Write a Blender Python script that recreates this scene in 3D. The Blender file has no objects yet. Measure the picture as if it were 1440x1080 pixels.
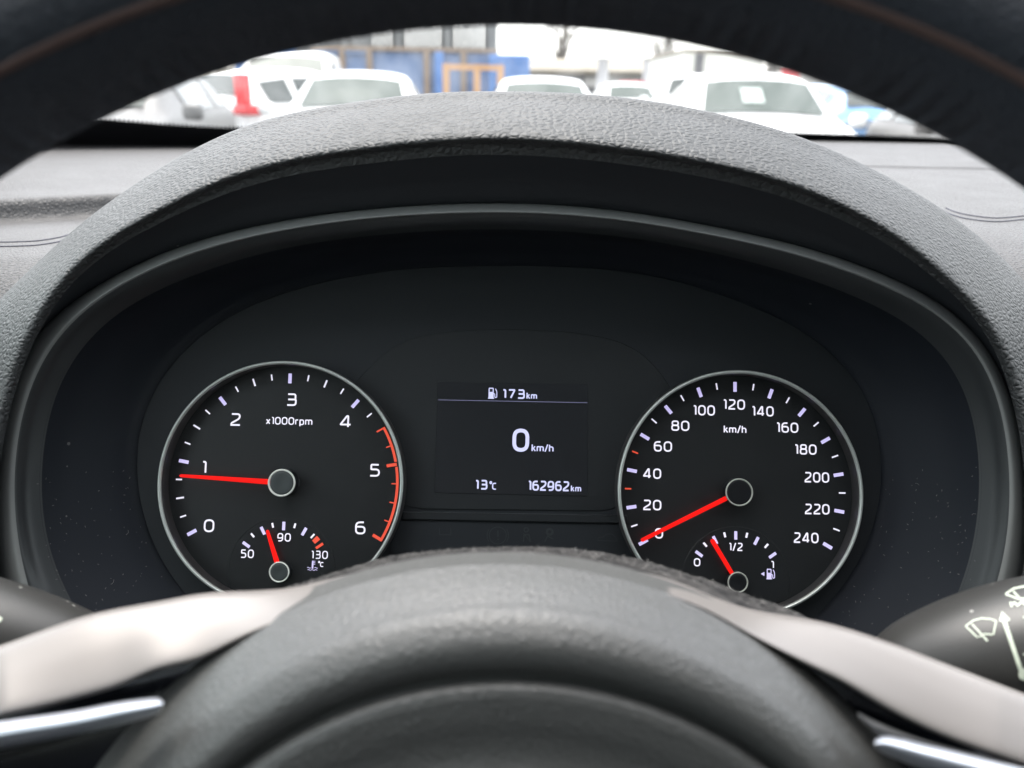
import bpy, bmesh, math, random
import numpy as np
from math import sin, cos, pi, radians, atan2, sqrt, hypot, tan
from mathutils import Vector, Matrix

# ------------------------------------------------------------------ camera
SC = bpy.context.scene
F_PX = 1200.0                      # focal length in pixels of the 1440 px wide photograph
CAM = np.array([0.0, 0.0, 1.30])   # phone held at the driver's eye
PITCH = radians(19.08); ROLL = radians(1.15)
FW = np.array([0, cos(PITCH), -sin(PITCH)])
X0 = np.array([1.0, 0, 0]); U0 = np.array([0, sin(PITCH), cos(PITCH)])
CR = X0 * cos(ROLL) + U0 * sin(ROLL)
CU = -X0 * sin(ROLL) + U0 * cos(ROLL)
cd = bpy.data.cameras.new('camera'); cam = bpy.data.objects.new('camera', cd)
SC.collection.objects.link(cam); SC.camera = cam
cam.matrix_world = Matrix(((CR[0], CU[0], -FW[0], CAM[0]), (CR[1], CU[1], -FW[1], CAM[1]), (CR[2], CU[2], -FW[2], CAM[2]), (0, 0, 0, 1)))
cd.sensor_width = 36.0; cd.lens = 36.0 * F_PX / 1440.0
cd.clip_start = 0.01; cd.clip_end = 2000
cd.dof.use_dof = True; cd.dof.focus_distance = 0.358; cd.dof.aperture_fstop = 11.0

# ------------------------------------------------------------------ light
SUN_EL, SUN_AZ = radians(74), radians(-35)      # azimuth from straight ahead, negative to the left
W = bpy.data.worlds.new('World'); SC.world = W; W.use_nodes = True
nt = W.node_tree; nt.nodes.clear()
sky = nt.nodes.new('ShaderNodeTexSky'); sky.sky_type = 'NISHITA'; sky.sun_disc = False
sky.sun_elevation = SUN_EL; sky.sun_rotation = SUN_AZ
sky.dust_density = 2.0; sky.air_density = 1.0; sky.ozone_density = 1.0
hs = nt.nodes.new('ShaderNodeHueSaturation'); hs.inputs['Saturation'].default_value = 0.22
bg = nt.nodes.new('ShaderNodeBackground'); bg.inputs[1].default_value = 0.15
wo = nt.nodes.new('ShaderNodeOutputWorld')
nt.links.new(sky.outputs[0], hs.inputs['Color']); nt.links.new(hs.outputs[0], bg.inputs[0]); nt.links.new(bg.outputs[0], wo.inputs[0])
sl = bpy.data.lights.new('sun', 'SUN'); sl.energy = .7; sl.angle = radians(30); sl.color = (1.0, 0.95, 0.88)
so = bpy.data.objects.new('sun', sl); SC.collection.objects.link(so)
sd = Vector((sin(SUN_AZ) * cos(SUN_EL), cos(SUN_AZ) * cos(SUN_EL), sin(SUN_EL)))
so.rotation_euler = sd.to_track_quat('Z', 'Y').to_euler(); so.location = (0, 0, 30)
SC.view_settings.view_transform = 'Standard'; SC.view_settings.look = 'None'
EXP = 2.45; SC.view_settings.exposure = EXP; SC.view_settings.gamma = 1.0
EXPO = 2 ** EXP
SC.cycles.use_denoising = True
SC.cycles.max_bounces = 8; SC.cycles.transparent_max_bounces = 16
random.seed(7); RNG = np.random.default_rng(7)

# ------------------------------------------------------------------ frames
def P(u, v, d):
    """world point seen at photo pixel (u, v) at depth d along the optical axis"""
    return CAM + d * (FW + (u - 720) / F_PX * CR + (540 - v) / F_PX * CU)
def PY(u, v, y):
    r = FW + (u - 720) / F_PX * CR + (540 - v) / F_PX * CU
    return CAM + r * (y / r[1])
TILT = radians(5)                                       # the instrument face leans 5 degrees back
CO = P(717, 684, 0.36)
CX = X0; CY = U0 * cos(TILT) + FW * sin(TILT); CN = np.cross(CX, CY)
def Q(x, y, h=0.0):
    """instrument-face coordinates in millimetres -> world"""
    return CO + (x * CX + y * CY + h * CN) / 1000.0
def loc(u, v, h=0.0):
    r = FW + (u - 720) / F_PX * CR + (540 - v) / F_PX * CU
    o = CO + h / 1000 * CN
    k = (o - CAM).dot(CN) / r.dot(CN); p = CAM + r * k - CO
    return p.dot(CX) * 1000, p.dot(CY) * 1000

# ------------------------------------------------------------------ object helpers
COL = SC.collection
def tag(o, label=None, cat=None, group=None, kind=None):
    if label: o['label'] = label
    if cat: o['category'] = cat
    if group: o['group'] = group
    if kind: o['kind'] = kind
    return o
def thing(name, at, label=None, cat=None, group=None, rz=0, kind=None):
    o = bpy.data.objects.new(name, None); COL.objects.link(o)
    o.location = [float(a) for a in at]; o.rotation_euler = (0, 0, rz); o.empty_display_size = .1
    return tag(o, label, cat, group, kind)
ORG = {}
def mk(name, verts, faces, mat, parent=None, smooth=True, world=True, mi=None):
    """one mesh object; verts are world coordinates (world=True) or the thing's own"""
    vs = np.array([list(map(float, v)) for v in verts])
    org = np.zeros(3)
    if parent is not None and world:
        r = parent; t = np.zeros(3)
        while r is not None: t += np.array(r.location); r = r.parent
        org = t
    me = bpy.data.meshes.new(name)
    me.from_pydata((vs - org).tolist(), [], [list(map(int, f)) for f in faces]); me.validate()
    me.materials.append(mat)
    for p in me.polygons: p.use_smooth = smooth
    me.update()
    o = bpy.data.objects.new(name, me); COL.objects.link(o)
    if parent is not None: o.parent = parent
    return o
def grid_faces(n, m, close_m=False, off=0):
    f = []
    for i in range(n - 1):
        for j in range(m if close_m else m - 1):
            a = i * m + j; b = i * m + (j + 1) % m
            f.append((off + a, off + b, off + b + m, off + a + m))
    return f
def catrows(rows, k):
    """Catmull-Rom subdivision across a list of (N,3) rows"""
    out = []
    R = [np.array(r) for r in rows]; n = len(R)
    for i in range(n - 1):
        p0 = R[max(i - 1, 0)]; p1 = R[i]; p2 = R[i + 1]; p3 = R[min(i + 2, n - 1)]
        for j in range(k):
            t = j / k
            out.append(.5 * ((2 * p1) + (-p0 + p2) * t + (2 * p0 - 5 * p1 + 4 * p2 - p3) * t * t + (-p0 + 3 * p1 - 3 * p2 + p3) * t ** 3))
    out.append(R[-1]); return out
def pchip(x, y, xs):
    x = np.array(x, float); y = np.array(y, float); h = np.diff(x); d = np.diff(y) / h
    m = np.zeros_like(y); m[0] = d[0]; m[-1] = d[-1]
    for i in range(1, len(x) - 1):
        if d[i - 1] * d[i] > 0:
            w1 = 2 * h[i] + h[i - 1]; w2 = h[i] + 2 * h[i - 1]
            m[i] = (w1 + w2) / (w1 / d[i - 1] + w2 / d[i])
    i = np.clip(np.searchsorted(x, xs) - 1, 0, len(x) - 2); t = (xs - x[i]) / h[i]
    return ((2 * t ** 3 - 3 * t ** 2 + 1) * y[i] + (t ** 3 - 2 * t ** 2 + t) * h[i] * m[i] + (-2 * t ** 3 + 3 * t ** 2) * y[i + 1] + (t ** 3 - t ** 2) * h[i] * m[i + 1])
def spline(x, y, xs):
    x = np.array(x, float); y = np.array(y, float); n = len(x); h = np.diff(x)
    A = np.zeros((n, n)); b = np.zeros(n); A[0, 0] = A[-1, -1] = 1
    for i in range(1, n - 1):
        A[i, i - 1] = h[i - 1]; A[i, i] = 2 * (h[i - 1] + h[i]); A[i, i + 1] = h[i]
        b[i] = 6 * ((y[i + 1] - y[i]) / h[i] - (y[i] - y[i - 1]) / h[i - 1])
    M = np.linalg.solve(A, b); i = np.clip(np.searchsorted(x, xs) - 1, 0, n - 2); a = x[i + 1] - xs; c = xs - x[i]; hh = h[i]
    return M[i] * a ** 3 / 6 / hh + M[i + 1] * c ** 3 / 6 / hh + (y[i] / hh - M[i] * hh / 6) * a + (y[i + 1] / hh - M[i + 1] * hh / 6) * c
def smooth1(a, s):
    k = int(3 * s) + 1; w = np.exp(-.5 * (np.arange(-k, k + 1) / s) ** 2); w /= w.sum()
    return np.convolve(np.r_[2 * a[0] - a[k:0:-1], a, 2 * a[-1] - a[-2:-k - 2:-1]], w, 'valid')
def tube(pts, rad, n=10, caps=True):
    """verts, faces of a round tube along pts with radii rad"""
    pts = [np.array(p, float) for p in pts]; V = []; up = None
    rad = [rad] * len(pts) if np.isscalar(rad) else rad
    for i, p in enumerate(pts):
        t = pts[min(i + 1, len(pts) - 1)] - pts[max(i - 1, 0)]; t /= (np.linalg.norm(t) + 1e-12)
        if up is None:
            up = np.array([0, 0, 1.]) if abs(t[2]) < .9 else np.array([1., 0, 0])
        a = np.cross(t, up); a /= np.linalg.norm(a); b = np.cross(a, t); up = b
        for j in range(n):
            q = 2 * pi * j / n; V.append(p + rad[i] * (a * cos(q) + b * sin(q)))
    Fc = grid_faces(len(pts), n, True)
    if caps: Fc += [tuple(range(n)), tuple(range(len(pts) * n - n, len(pts) * n))[::-1]]
    return V, Fc
class MB:
    def __init__(s): s.V = []; s.F = []
    def add(s, V, Fc):
        o = len(s.V); s.V += [list(map(float, v)) for v in V]; s.F += [tuple(o + i for i in f) for f in Fc]; return s
    def box(s, a, b, M=None):
        (x0, y0, z0), (x1, y1, z1) = a, b
        V = [(x0, y0, z0), (x1, y0, z0), (x1, y1, z0), (x0, y1, z0), (x0, y0, z1), (x1, y0, z1), (x1, y1, z1), (x0, y1, z1)]
        if M is not None: V = [tuple(M @ Vector(v)) for v in V]
        return s.add(V, [(0, 3, 2, 1), (4, 5, 6, 7), (0, 1, 5, 4), (1, 2, 6, 5), (2, 3, 7, 6), (3, 0, 4, 7)])
    def tube(s, pts, rad, n=8): return s.add(*tube(pts, rad, n))
    def build(s, name, mat, parent=None, smooth=False, world=True, bevel=0):
        o = mk(name, s.V, s.F, mat, parent, smooth, world)
        if bevel:
            m = o.modifiers.new('bevel', 'BEVEL'); m.width = bevel; m.segments = 2; m.limit_method = 'ANGLE'
        return o

# ------------------------------------------------------------------ materials
MATS = {}
def mat(name, col, rough=.5, metal=0, spec=.5, emit=None, es=0, coat=0, build=None):
    m = bpy.data.materials.new(name); m.use_nodes = True; n = m.node_tree; b = n.nodes['Principled BSDF']
    b.inputs['Base Color'].default_value = (*col, 1); b.inputs['Roughness'].default_value = rough
    b.inputs['Metallic'].default_value = metal; b.inputs['Specular IOR Level'].default_value = spec
    b.inputs['Coat Weight'].default_value = coat
    if emit: b.inputs['Emission Color'].default_value = (*emit, 1); b.inputs['Emission Strength'].default_value = es
    if build: build(n, b)
    MATS[name] = m; return m
def nd(n, t, **k):
    x = n.nodes.new(t)
    for a, v in k.items():
        if a.startswith('i_'): x.inputs[a[2:].replace('_', ' ')].default_value = v
        else: setattr(x, a, v)
    return x
def coords(n, scale=(1, 1, 1), warp=0, wscale=1):
    tc = n.nodes.new('ShaderNodeTexCoord'); mp = n.nodes.new('ShaderNodeMapping'); mp.inputs['Scale'].default_value = scale
    n.links.new(tc.outputs['Object'], mp.inputs['Vector']); out = mp.outputs[0]
    if warp:
        ns = nd(n, 'ShaderNodeTexNoise', i_Scale=wscale, i_Detail=2.0); n.links.new(out, ns.inputs['Vector'])
        ad = nd(n, 'ShaderNodeMixRGB', blend_type='ADD'); ad.inputs[0].default_value = warp
        n.links.new(out, ad.inputs[1]); n.links.new(ns.outputs['Color'], ad.inputs[2]); out = ad.outputs[0]
    return out
def leather(cell=.0022, depth=.00025, aniso=(1, 1, 1), warp=.9):
    def f(n, b):
        c = coords(n, tuple(a / cell for a in aniso), warp=warp, wscale=.9)
        v = nd(n, 'ShaderNodeTexVoronoi', feature='SMOOTH_F1'); v.inputs['Scale'].default_value = 1.0; v.inputs['Smoothness'].default_value = .35
        v2 = nd(n, 'ShaderNodeTexVoronoi', feature='DISTANCE_TO_EDGE'); v2.inputs['Scale'].default_value = 1.0
        n.links.new(c, v.inputs['Vector']); n.links.new(c, v2.inputs['Vector'])
        r = nd(n, 'ShaderNodeMapRange'); r.inputs['From Max'].default_value = .42; n.links.new(v2.outputs[0], r.inputs[0])
        fine = nd(n, 'ShaderNodeTexNoise', i_Scale=5.0, i_Detail=4.0); n.links.new(c, fine.inputs['Vector'])
        ad = nd(n, 'ShaderNodeMath', operation='MULTIPLY_ADD'); ad.inputs[1].default_value = .35
        n.links.new(fine.outputs[0], ad.inputs[0]); n.links.new(r.outputs[0], ad.inputs[2])
        bp = nd(n, 'ShaderNodeBump', i_Strength=1.0, i_Distance=depth); n.links.new(ad.outputs[0], bp.inputs['Height'])
        n.links.new(bp.outputs[0], b.inputs['Normal'])
        big = nd(n, 'ShaderNodeTexNoise', i_Scale=.06, i_Detail=3.0); n.links.new(c, big.inputs['Vector'])
        rr = nd(n, 'ShaderNodeMapRange'); rr.inputs['To Min'].default_value = b.inputs['Roughness'].default_value - .07; rr.inputs['To Max'].default_value = b.inputs['Roughness'].default_value + .07
        n.links.new(big.outputs[0], rr.inputs[0]); n.links.new(rr.outputs[0], b.inputs['Roughness'])
    return f
def specks(amount=.7, scale=900, base=None, dustcol=(.35, .34, .32), bump=0.00003, bscale=2500):
    """fine moulded grain with a sprinkle of dust specks"""
    def f(n, b):
        c = coords(n, (scale, scale, scale))
        v = nd(n, 'ShaderNodeTexVoronoi', feature='F1'); v.inputs['Scale'].default_value = 1.0; n.links.new(c, v.inputs['Vector'])
        sel = nd(n, 'ShaderNodeSeparateColor'); n.links.new(v.outputs['Color'], sel.inputs[0])
        th = nd(n, 'ShaderNodeMath', operation='GREATER_THAN'); th.inputs[1].default_value = amount; n.links.new(sel.outputs[0], th.inputs[0])
        nr = nd(n, 'ShaderNodeMath', operation='LESS_THAN'); nr.inputs[1].default_value = .22; n.links.new(v.outputs['Distance'], nr.inputs[0])
        mu = nd(n, 'ShaderNodeMath', operation='MULTIPLY'); n.links.new(th.outputs[0], mu.inputs[0]); n.links.new(nr.outputs[0], mu.inputs[1])
        mx = nd(n, 'ShaderNodeMixRGB'); mx.inputs[1].default_value = b.inputs['Base Color'].default_value; mx.inputs[2].default_value = (*dustcol, 1)
        n.links.new(mu.outputs[0], mx.inputs[0]); n.links.new(mx.outputs[0], b.inputs['Base Color'])
        if bump:
            c2 = coords(n, (bscale,) * 3); ns = nd(n, 'ShaderNodeTexNoise', i_Scale=1.0, i_Detail=2.0); n.links.new(c2, ns.inputs['Vector'])
            bp = nd(n, 'ShaderNodeBump', i_Strength=.6, i_Distance=bump); n.links.new(ns.outputs[0], bp.inputs['Height']); n.links.new(bp.outputs[0], b.inputs['Normal'])
    return f
def noisecol(c1, c2, scale, detail=4, bump=0, rough=None):
    def f(n, b):
        c = coords(n, (scale,) * 3); ns = nd(n, 'ShaderNodeTexNoise', i_Scale=1.0, i_Detail=float(detail)); n.links.new(c, ns.inputs['Vector'])
        r = nd(n, 'ShaderNodeValToRGB'); r.color_ramp.elements[0].color = (*c1, 1); r.color_ramp.elements[1].color = (*c2, 1)
        r.color_ramp.elements[0].position = .35; r.color_ramp.elements[1].position = .65
        n.links.new(ns.outputs[0], r.inputs[0]); n.links.new(r.outputs[0], b.inputs['Base Color'])
        if bump:
            bp = nd(n, 'ShaderNodeBump', i_Strength=.7, i_Distance=bump); n.links.new(ns.outputs[0], bp.inputs['Height']); n.links.new(bp.outputs[0], b.inputs['Normal'])
    return f
def clear_glass(name, tint=(1, 1, 1), gloss=1.0, rough=0.0, film=0.0):
    m = bpy.data.materials.new(name); m.use_nodes = True; n = m.node_tree; n.nodes.clear()
    t = nd(n, 'ShaderNodeBsdfTransparent'); t.inputs[0].default_value = (*tint, 1)
    g = nd(n, 'ShaderNodeBsdfGlossy'); g.inputs['Roughness'].default_value = rough
    lw = nd(n, 'ShaderNodeLayerWeight'); lw.inputs[0].default_value = .5          # facing = 1 - |cos|: the same from both sides of the pane
    pw = nd(n, 'ShaderNodeMath', operation='POWER'); pw.inputs[1].default_value = 5.0; n.links.new(lw.outputs['Facing'], pw.inputs[0])
    mu = nd(n, 'ShaderNodeMath', operation='MULTIPLY_ADD'); mu.inputs[1].default_value = .9 * gloss; mu.inputs[2].default_value = .05 * gloss; n.links.new(pw.outputs[0], mu.inputs[0])
    mx = nd(n, 'ShaderNodeMixShader'); n.links.new(mu.outputs[0], mx.inputs[0]); n.links.new(t.outputs[0], mx.inputs[1]); n.links.new(g.outputs[0], mx.inputs[2])
    out = mx.outputs[0]
    if film:      # the thin film of dirt that lights up against the sky
        tl = nd(n, 'ShaderNodeBsdfTranslucent'); tl.inputs[0].default_value = (.9, .92, .9, 1)
        c = coords(n, (9, 3, 3)); ns = nd(n, 'ShaderNodeTexNoise', i_Scale=6.0, i_Detail=8.0); n.links.new(c, ns.inputs['Vector'])
        mr_ = nd(n, 'ShaderNodeMapRange'); mr_.inputs['From Min'].default_value = .35; mr_.inputs['From Max'].default_value = .7; mr_.inputs['To Min'].default_value = film * .4; mr_.inputs['To Max'].default_value = film * 1.8
        n.links.new(ns.outputs[0], mr_.inputs[0])
        m2 = nd(n, 'ShaderNodeMixShader'); n.links.new(mr_.outputs[0], m2.inputs[0]); n.links.new(out, m2.inputs[1]); n.links.new(tl.outputs[0], m2.inputs[2]); out = m2.outputs[0]
    o = nd(n, 'ShaderNodeOutputMaterial'); n.links.new(out, o.inputs[0]); MATS[name] = m; return m

M_hood = mat('hood leather grain', (.043, .0455, .0465), .50, spec=.5, build=leather(.0023, .00045, (.8, 1.0, 1.2), warp=.3))
M_dash = mat('dashboard soft plastic', (.060, .059, .060), .50, spec=.5, build=leather(.0020, .00050, warp=.5))
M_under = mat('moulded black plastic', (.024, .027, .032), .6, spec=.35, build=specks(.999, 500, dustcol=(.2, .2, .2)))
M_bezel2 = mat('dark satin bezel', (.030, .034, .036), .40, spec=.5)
M_bezel_hi = mat('satin bezel painted highlight', (.20, .21, .205), .30, spec=.8, build=specks(.99, 420, dustcol=(.22, .22, .2), bump=.00001))  # paler copy of the bezel satin: the lip's highlight is put into its colour
M_funnel = mat('matt black shroud', (.013, .016, .022), .60, spec=.25, build=specks(.994, 330, dustcol=(.12, .12, .12)))
M_face = mat('instrument face', (.0175, .021, .0245), .6, spec=.35)
M_dial = mat('dial face', (.016, .018, .019), .48, spec=.4)
M_sub = mat('small dial face', (.015, .017, .018), .45, spec=.4)
M_surround = mat('display surround', (.020, .023, .025), .5, spec=.35)
M_screen = mat('screen glass', (.016, .018, .020), .3, spec=.5, emit=(.5, .55, .7), es=.006 / EXPO)
M_ring = mat('satin chrome ring', (.60, .64, .60), .36, metal=.5)
M_well = mat('dark gauge well', (.045, .043, .043), .4, spec=.5)
M_hubring = mat('hub chrome ring', (.92, .94, .86), .45, metal=0)
M_hubring2 = mat('dim hub chrome ring', (.60, .61, .54), .4, metal=.1)
M_hubcap = mat('needle hub cap', (.055, .065, .065), .35, spec=.5)
M_hubcap2 = mat('black needle hub cap', (.012, .013, .015), .4, spec=.3)
M_print = mat('backlit white print', (.6, .6, .62), .5, emit=(.86, .82, 1.0), es=.84 / EXPO)
M_tick = mat('backlit lilac tick', (.5, .48, .6), .5, emit=(.62, .55, .96), es=.82 / EXPO)
M_lcd = mat('lcd lettering', (.4, .4, .5), .5, emit=(.62, .64, 1.0), es=.86 / EXPO)
M_lcdline = mat('lcd dim line', (.1, .1, .15), .5, emit=(.28, .29, .50), es=.5 / EXPO)
M_redprint = mat('backlit red print', (.4, .06, .04), .5, emit=(.90, .095, .045), es=.80 / EXPO)
M_needle = mat('red lit needle', (.35, .004, .004), .5, spec=.1, emit=(1.0, .012, .008), es=.92 / EXPO)
M_ghost = mat('unlit warning print', (.026, .030, .032), .6)
M_rim = mat('rim leather', (.036, .042, .054), .6, spec=.35, build=leather(.0016, .00030))
M_seam = mat('rim seam', (.105, .068, .060), .7, spec=.3)
M_cover = mat('airbag cover grain', (.078, .079, .076), .43, spec=1.0, build=leather(.0017, .00014))
M_trim = mat('satin silver spoke paint', (.285, .264, .252), .38, metal=.3, spec=.5)
M_piano = mat('gloss black spoke inlay', (.012, .013, .018), .15, spec=.5)
M_chrome = mat('polished chrome strip', (.80, .84, .92), .33, metal=.85)
M_stalk = mat('stalk plastic', (.032, .032, .031), .40, spec=.5, build=specks(.97, 450, dustcol=(.3, .3, .28), bump=.00006))
M_mark = mat('stalk marking', (.52, .58, .48), .5)
M_fuzz = mat('dusty column cover', (.02, .02, .021), .7, spec=.3, build=noisecol((.008, .008, .009), (.055, .053, .052), 200, 6, .0010))
M_frit = mat('black frit', (.008, .008, .010), .35, spec=.4)
M_panel = mat('windscreen edge panel', (.085, .085, .088), .6, spec=.4, build=leather(.0012, .00006))
M_thread = mat('seam thread', (.05, .05, .075), .8)
M_cloth = mat('cabin cloth', (.24, .235, .225), .9)
M_seat = mat('seat fabric', (.05, .05, .055), .9)
M_door = mat('door trim', (.06, .06, .065), .6)
G_screen = clear_glass('windscreen glass', (.96, .955, .94), 1.0, film=.03)
G_side = clear_glass('side window glass', (.70, .76, .73), 1.0)
G_tint = clear_glass('tinted rear glass', (.22, .24, .23), 1.0)
G_lens = clear_glass('clear instrument lens', (.985, .985, .985), .10, rough=.35)

# ------------------------------------------------------------------ the instrument hood and dashboard
CU0, CV0 = 720.0, 700.0
NA = 220; TH = np.radians(np.linspace(-128, 128, NA))
def polar_row(pts, sig=3.6):
    """a row of the arch from measured (u, v, depth) points, resampled by angle round the cluster centre"""
    a = sorted((atan2(u - CU0, CV0 - v), hypot(u - CU0, CV0 - v), d) for u, v, d in pts)
    th = np.array([x[0] for x in a]); r = np.array([x[1] for x in a]); d = np.array([x[2] for x in a])
    t = np.clip(TH, th[0], th[-1])
    rr = smooth1(spline(th, r, t), sig); dd = smooth1(pchip(th, d, t), sig * 1.5)
    return np.c_[CU0 + rr * np.sin(TH), CV0 - rr * np.cos(TH), dd]
def row3(R): return np.array([P(*p) for p in R])
def dep(pts, d0, d1, dl=None):
    """depth as function of angle: d0 at the top of the arch, d1 at its sides"""
    out = []
    for u, v in pts:
        a = abs(atan2(u - CU0, CV0 - v)); k = min(1, a / radians(95)); k = k * k * (3 - 2 * k)
        out.append((u, v, d0 + (d1 - d0) * k))
    return out
A_ = [(60, 960), (-5, 860), (-22, 760), (-16, 670), (0, 588), (28, 490), (64, 428), (106, 370), (185, 319), (300, 259), (475, 216), (679, 196), (767, 199), (883, 211), (1000, 231), (1140, 270), (1233, 315), (1293, 356), (1339, 398), (1390, 449), (1416, 494), (1438, 567), (1452, 650), (1456, 760), (1440, 870), (1390, 970)]
B0_ = [(90, 980), (38, 925), (8, 850), (-4, 770), (-5, 700), (0, 600), (14, 539), (37, 483), (88, 434), (162, 389), (231, 356), (300, 334), (475, 301), (621, 289), (767, 289), (913, 304), (1058, 332), (1140, 352), (1233, 384), (1293, 410), (1348, 442), (1390, 488), (1418, 548), (1436, 622), (1441, 700), (1440, 770), (1430, 850), (1395, 940), (1340, 1000)]
B1_ = [(110, 970), (62, 890), (38, 817), (23, 747), (20, 678), (27, 600), (42, 545), (68, 489), (112, 440), (170, 402), (235, 371), (300, 349), (475, 314), (621, 302), (767, 302), (913, 317), (1058, 345), (1140, 366), (1225, 397), (1290, 425), (1339, 454), (1376, 495), (1399, 543), (1413, 602), (1420, 680), (1417, 750), (1404, 815), (1375, 890), (1320, 970)]
B2_ = [(140, 960), (108, 895), (74, 840), (52, 790), (40, 735), (38, 678), (46, 600), (60, 545), (88, 493), (134, 443), (190, 410), (245, 388), (305, 366), (475, 330), (621, 317), (767, 317), (913, 332), (1055, 361), (1135, 383), (1215, 412), (1279, 440), (1325, 470), (1358, 506), (1381, 553), (1393, 610), (1398, 680), (1393, 747), (1376, 820), (1345, 890), (1290, 960)]
C_ = [(330, 900), (262, 840), (218, 775), (195, 705), (190, 640), (204, 570), (240, 512), (300, 458), (417, 407), (533, 383), (679, 374), (825, 377), (971, 401), (1058, 432), (1140, 472), (1195, 520), (1228, 575), (1241, 640), (1240, 695), (1222, 765), (1180, 835), (1110, 900)]
CR_ = [(-150, 1000, .37), (-170, 800, .36), (-130, 600, .352), (-60, 500, .352), (0, 425, .356), (50, 372, .360), (111, 319, .362), (185, 264, .356), (257, 220, .350), (329, 184, .346), (490, 148, .340), (601, 134, .337), (690, 132, .336), (800, 134, .336), (897, 142, .338), (986, 157, .340), (1080, 180, .344), (1133, 196, .347), (1172, 214, .349), (1222, 237, .353), (1285, 270, .358), (1340, 305, .362), (1400, 350, .364), (1450, 410, .364), (1510, 500, .360), (1570, 650, .355), (1600, 800, .355), (1590, 1000, .37)]
rA = row3(polar_row(dep(A_, .297, .318)))
rB0 = row3(polar_row(dep(B0_, .322, .332)))
rB1 = row3(polar_row(dep(B1_, .3185, .325)))
rB2 = row3(polar_row(dep(B2_, .322, .330)))
pC = polar_row(dep(C_, .36, .36))
rC = np.array([Q(*loc(u, v, 0), 0) for u, v, _ in pC])
rCR = row3(polar_row(CR_))
aTH = np.abs(TH)[:, None]
side = np.clip((aTH - radians(35)) / radians(40), 0, 1); side = side * side * (3 - 2 * side)
# beyond the crest the hood rolls down and away onto the dashboard
away = np.c_[np.sin(TH) * .055, .085 * np.cos(TH) + .02, -0.035 - .02 * np.cos(TH)]
rZ1 = rCR + away * .35 + np.array([0, 0, .004]); rZ2 = rCR + away * 1.0; rZ3 = rCR + away * 1.8 + np.array([0, 0, -.03])
# body of the roll between lip and crest, slightly convex
def mix(a, b, t): return a * (1 - t) + b * t
up_n = np.c_[-np.sin(TH) * 0, 0 * TH, 0 * TH + 1.0]
rad = np.c_[np.sin(TH), np.zeros(NA), np.cos(TH)]
m1 = mix(rA, rCR, .30) + rad * .0030; m2 = mix(rA, rCR, .65) + rad * .0028
lip0 = rA + rad * .0012 + np.array([0, -.0004, 0]); lip1 = rA - rad * .0022 + np.array([0, .0022, 0])
lip2 = mix(rA, rB0, .17) - rad * .0014; lip3 = mix(rA, rB0, .6)
inner = mix(rA, rB0, 1.0)
DASH = thing('dashboard', P(720, 700, .5), 'dark grey grained dashboard with a hood arching over the instruments', 'dashboard')
rows = catrows([rZ3, rZ2, rZ1, rCR, m2, m1, lip0, lip1, lip2], 7)
hood = mk('instrument_hood', np.concatenate(rows), grid_faces(len(rows), NA), M_hood, DASH)
rows = catrows([lip2 + rad * .0004, lip3, inner, inner + np.array([0, .012, 0]) + rad * .001], 5)
mk('hood_underside', np.concatenate(rows), grid_faces(len(rows), NA), M_under, DASH)
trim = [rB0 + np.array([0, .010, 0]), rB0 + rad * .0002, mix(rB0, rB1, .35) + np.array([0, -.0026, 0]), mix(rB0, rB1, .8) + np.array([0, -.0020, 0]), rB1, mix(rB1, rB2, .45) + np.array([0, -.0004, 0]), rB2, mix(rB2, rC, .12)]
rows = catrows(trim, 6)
mk('bezel_lip_highlight', np.concatenate(rows[:25]), grid_faces(25, NA), M_bezel_hi, DASH)  # outer band of the same bezel, split off to carry the painted highlight
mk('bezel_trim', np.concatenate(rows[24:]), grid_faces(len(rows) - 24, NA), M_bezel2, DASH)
f0 = mix(rB2, rC, .10)
rows = catrows([f0, mix(rB2, rC, .45) + rad * .004, mix(rB2, rC, .8) + rad * .003, rC + CN * .0005, rC - CN * .004], 6)
mk('shroud', np.concatenate(rows), grid_faces(len(rows), NA), M_funnel, DASH)

# dashboard top: a sheet with separate profiles left and right of the hood
def prof(u, pts): return [PY(u, v, y)[1:] for v, y in pts]
left_p = prof(90, [(197, 1.02), (199, .95), (215, .83), (240, .70), (258, .630), (266, .590), (273, .572), (290, .567), (300, .562), (308, .545), (325, .48), (345, .425), (370, .392), (420, .365), (500, .348), (600, .338), (720, .332), (860, .325)])
right_p = prof(1350, [(199, 1.02), (203.5, .95), (210, .90), (222, .82), (233, .760), (235.5, .748), (237.5, .745), (241, .730), (255, .66), (275, .575), (310, .475), (345, .420), (400, .380), (500, .352), (600, .338), (720, .332), (800, .328), (860, .325)])
xs = np.linspace(-.62, 1.15, 178); V = []
NP_ = 5
lp = np.concatenate(catrows([np.array([p]) for p in left_p], NP_)); rp = np.concatenate(catrows([np.array([p]) for p in right_p], NP_))
for k in range(len(lp)):
    for x in xs:
        t = min(1, max(0, (x + .10) / .22)); t = t * t * (3 - 2 * t)
        y, z = lp[k] * (1 - t) + rp[k] * t
        yb = 1.0 - .10 * ((x - .33) / .85) ** 2
        if y > .40: y = .40 + (y - .40) * (1 + (yb - 1) * min(1, (y - .40) / .5))
        # the fold on the left drops towards the door
        if x < .05 and .40 < y < .76:
            y += (x + .27) * .72 * (1 - abs(y - .565) / .19 if abs(y - .565) < .19 else 0)
        z -= 0 if y > .6 else .0
        V.append((x, y, z))
fdash = [f for f in grid_faces(len(lp), len(xs)) if not (abs(V[f[0]][0] - .003) < .186 and V[f[0]][1] < .50)]   # the sheet stops where the instrument opening begins
dash_top = mk('dash_top', V, fdash, M_dash, DASH)
def dash_z(x, v_idx): pass
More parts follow.
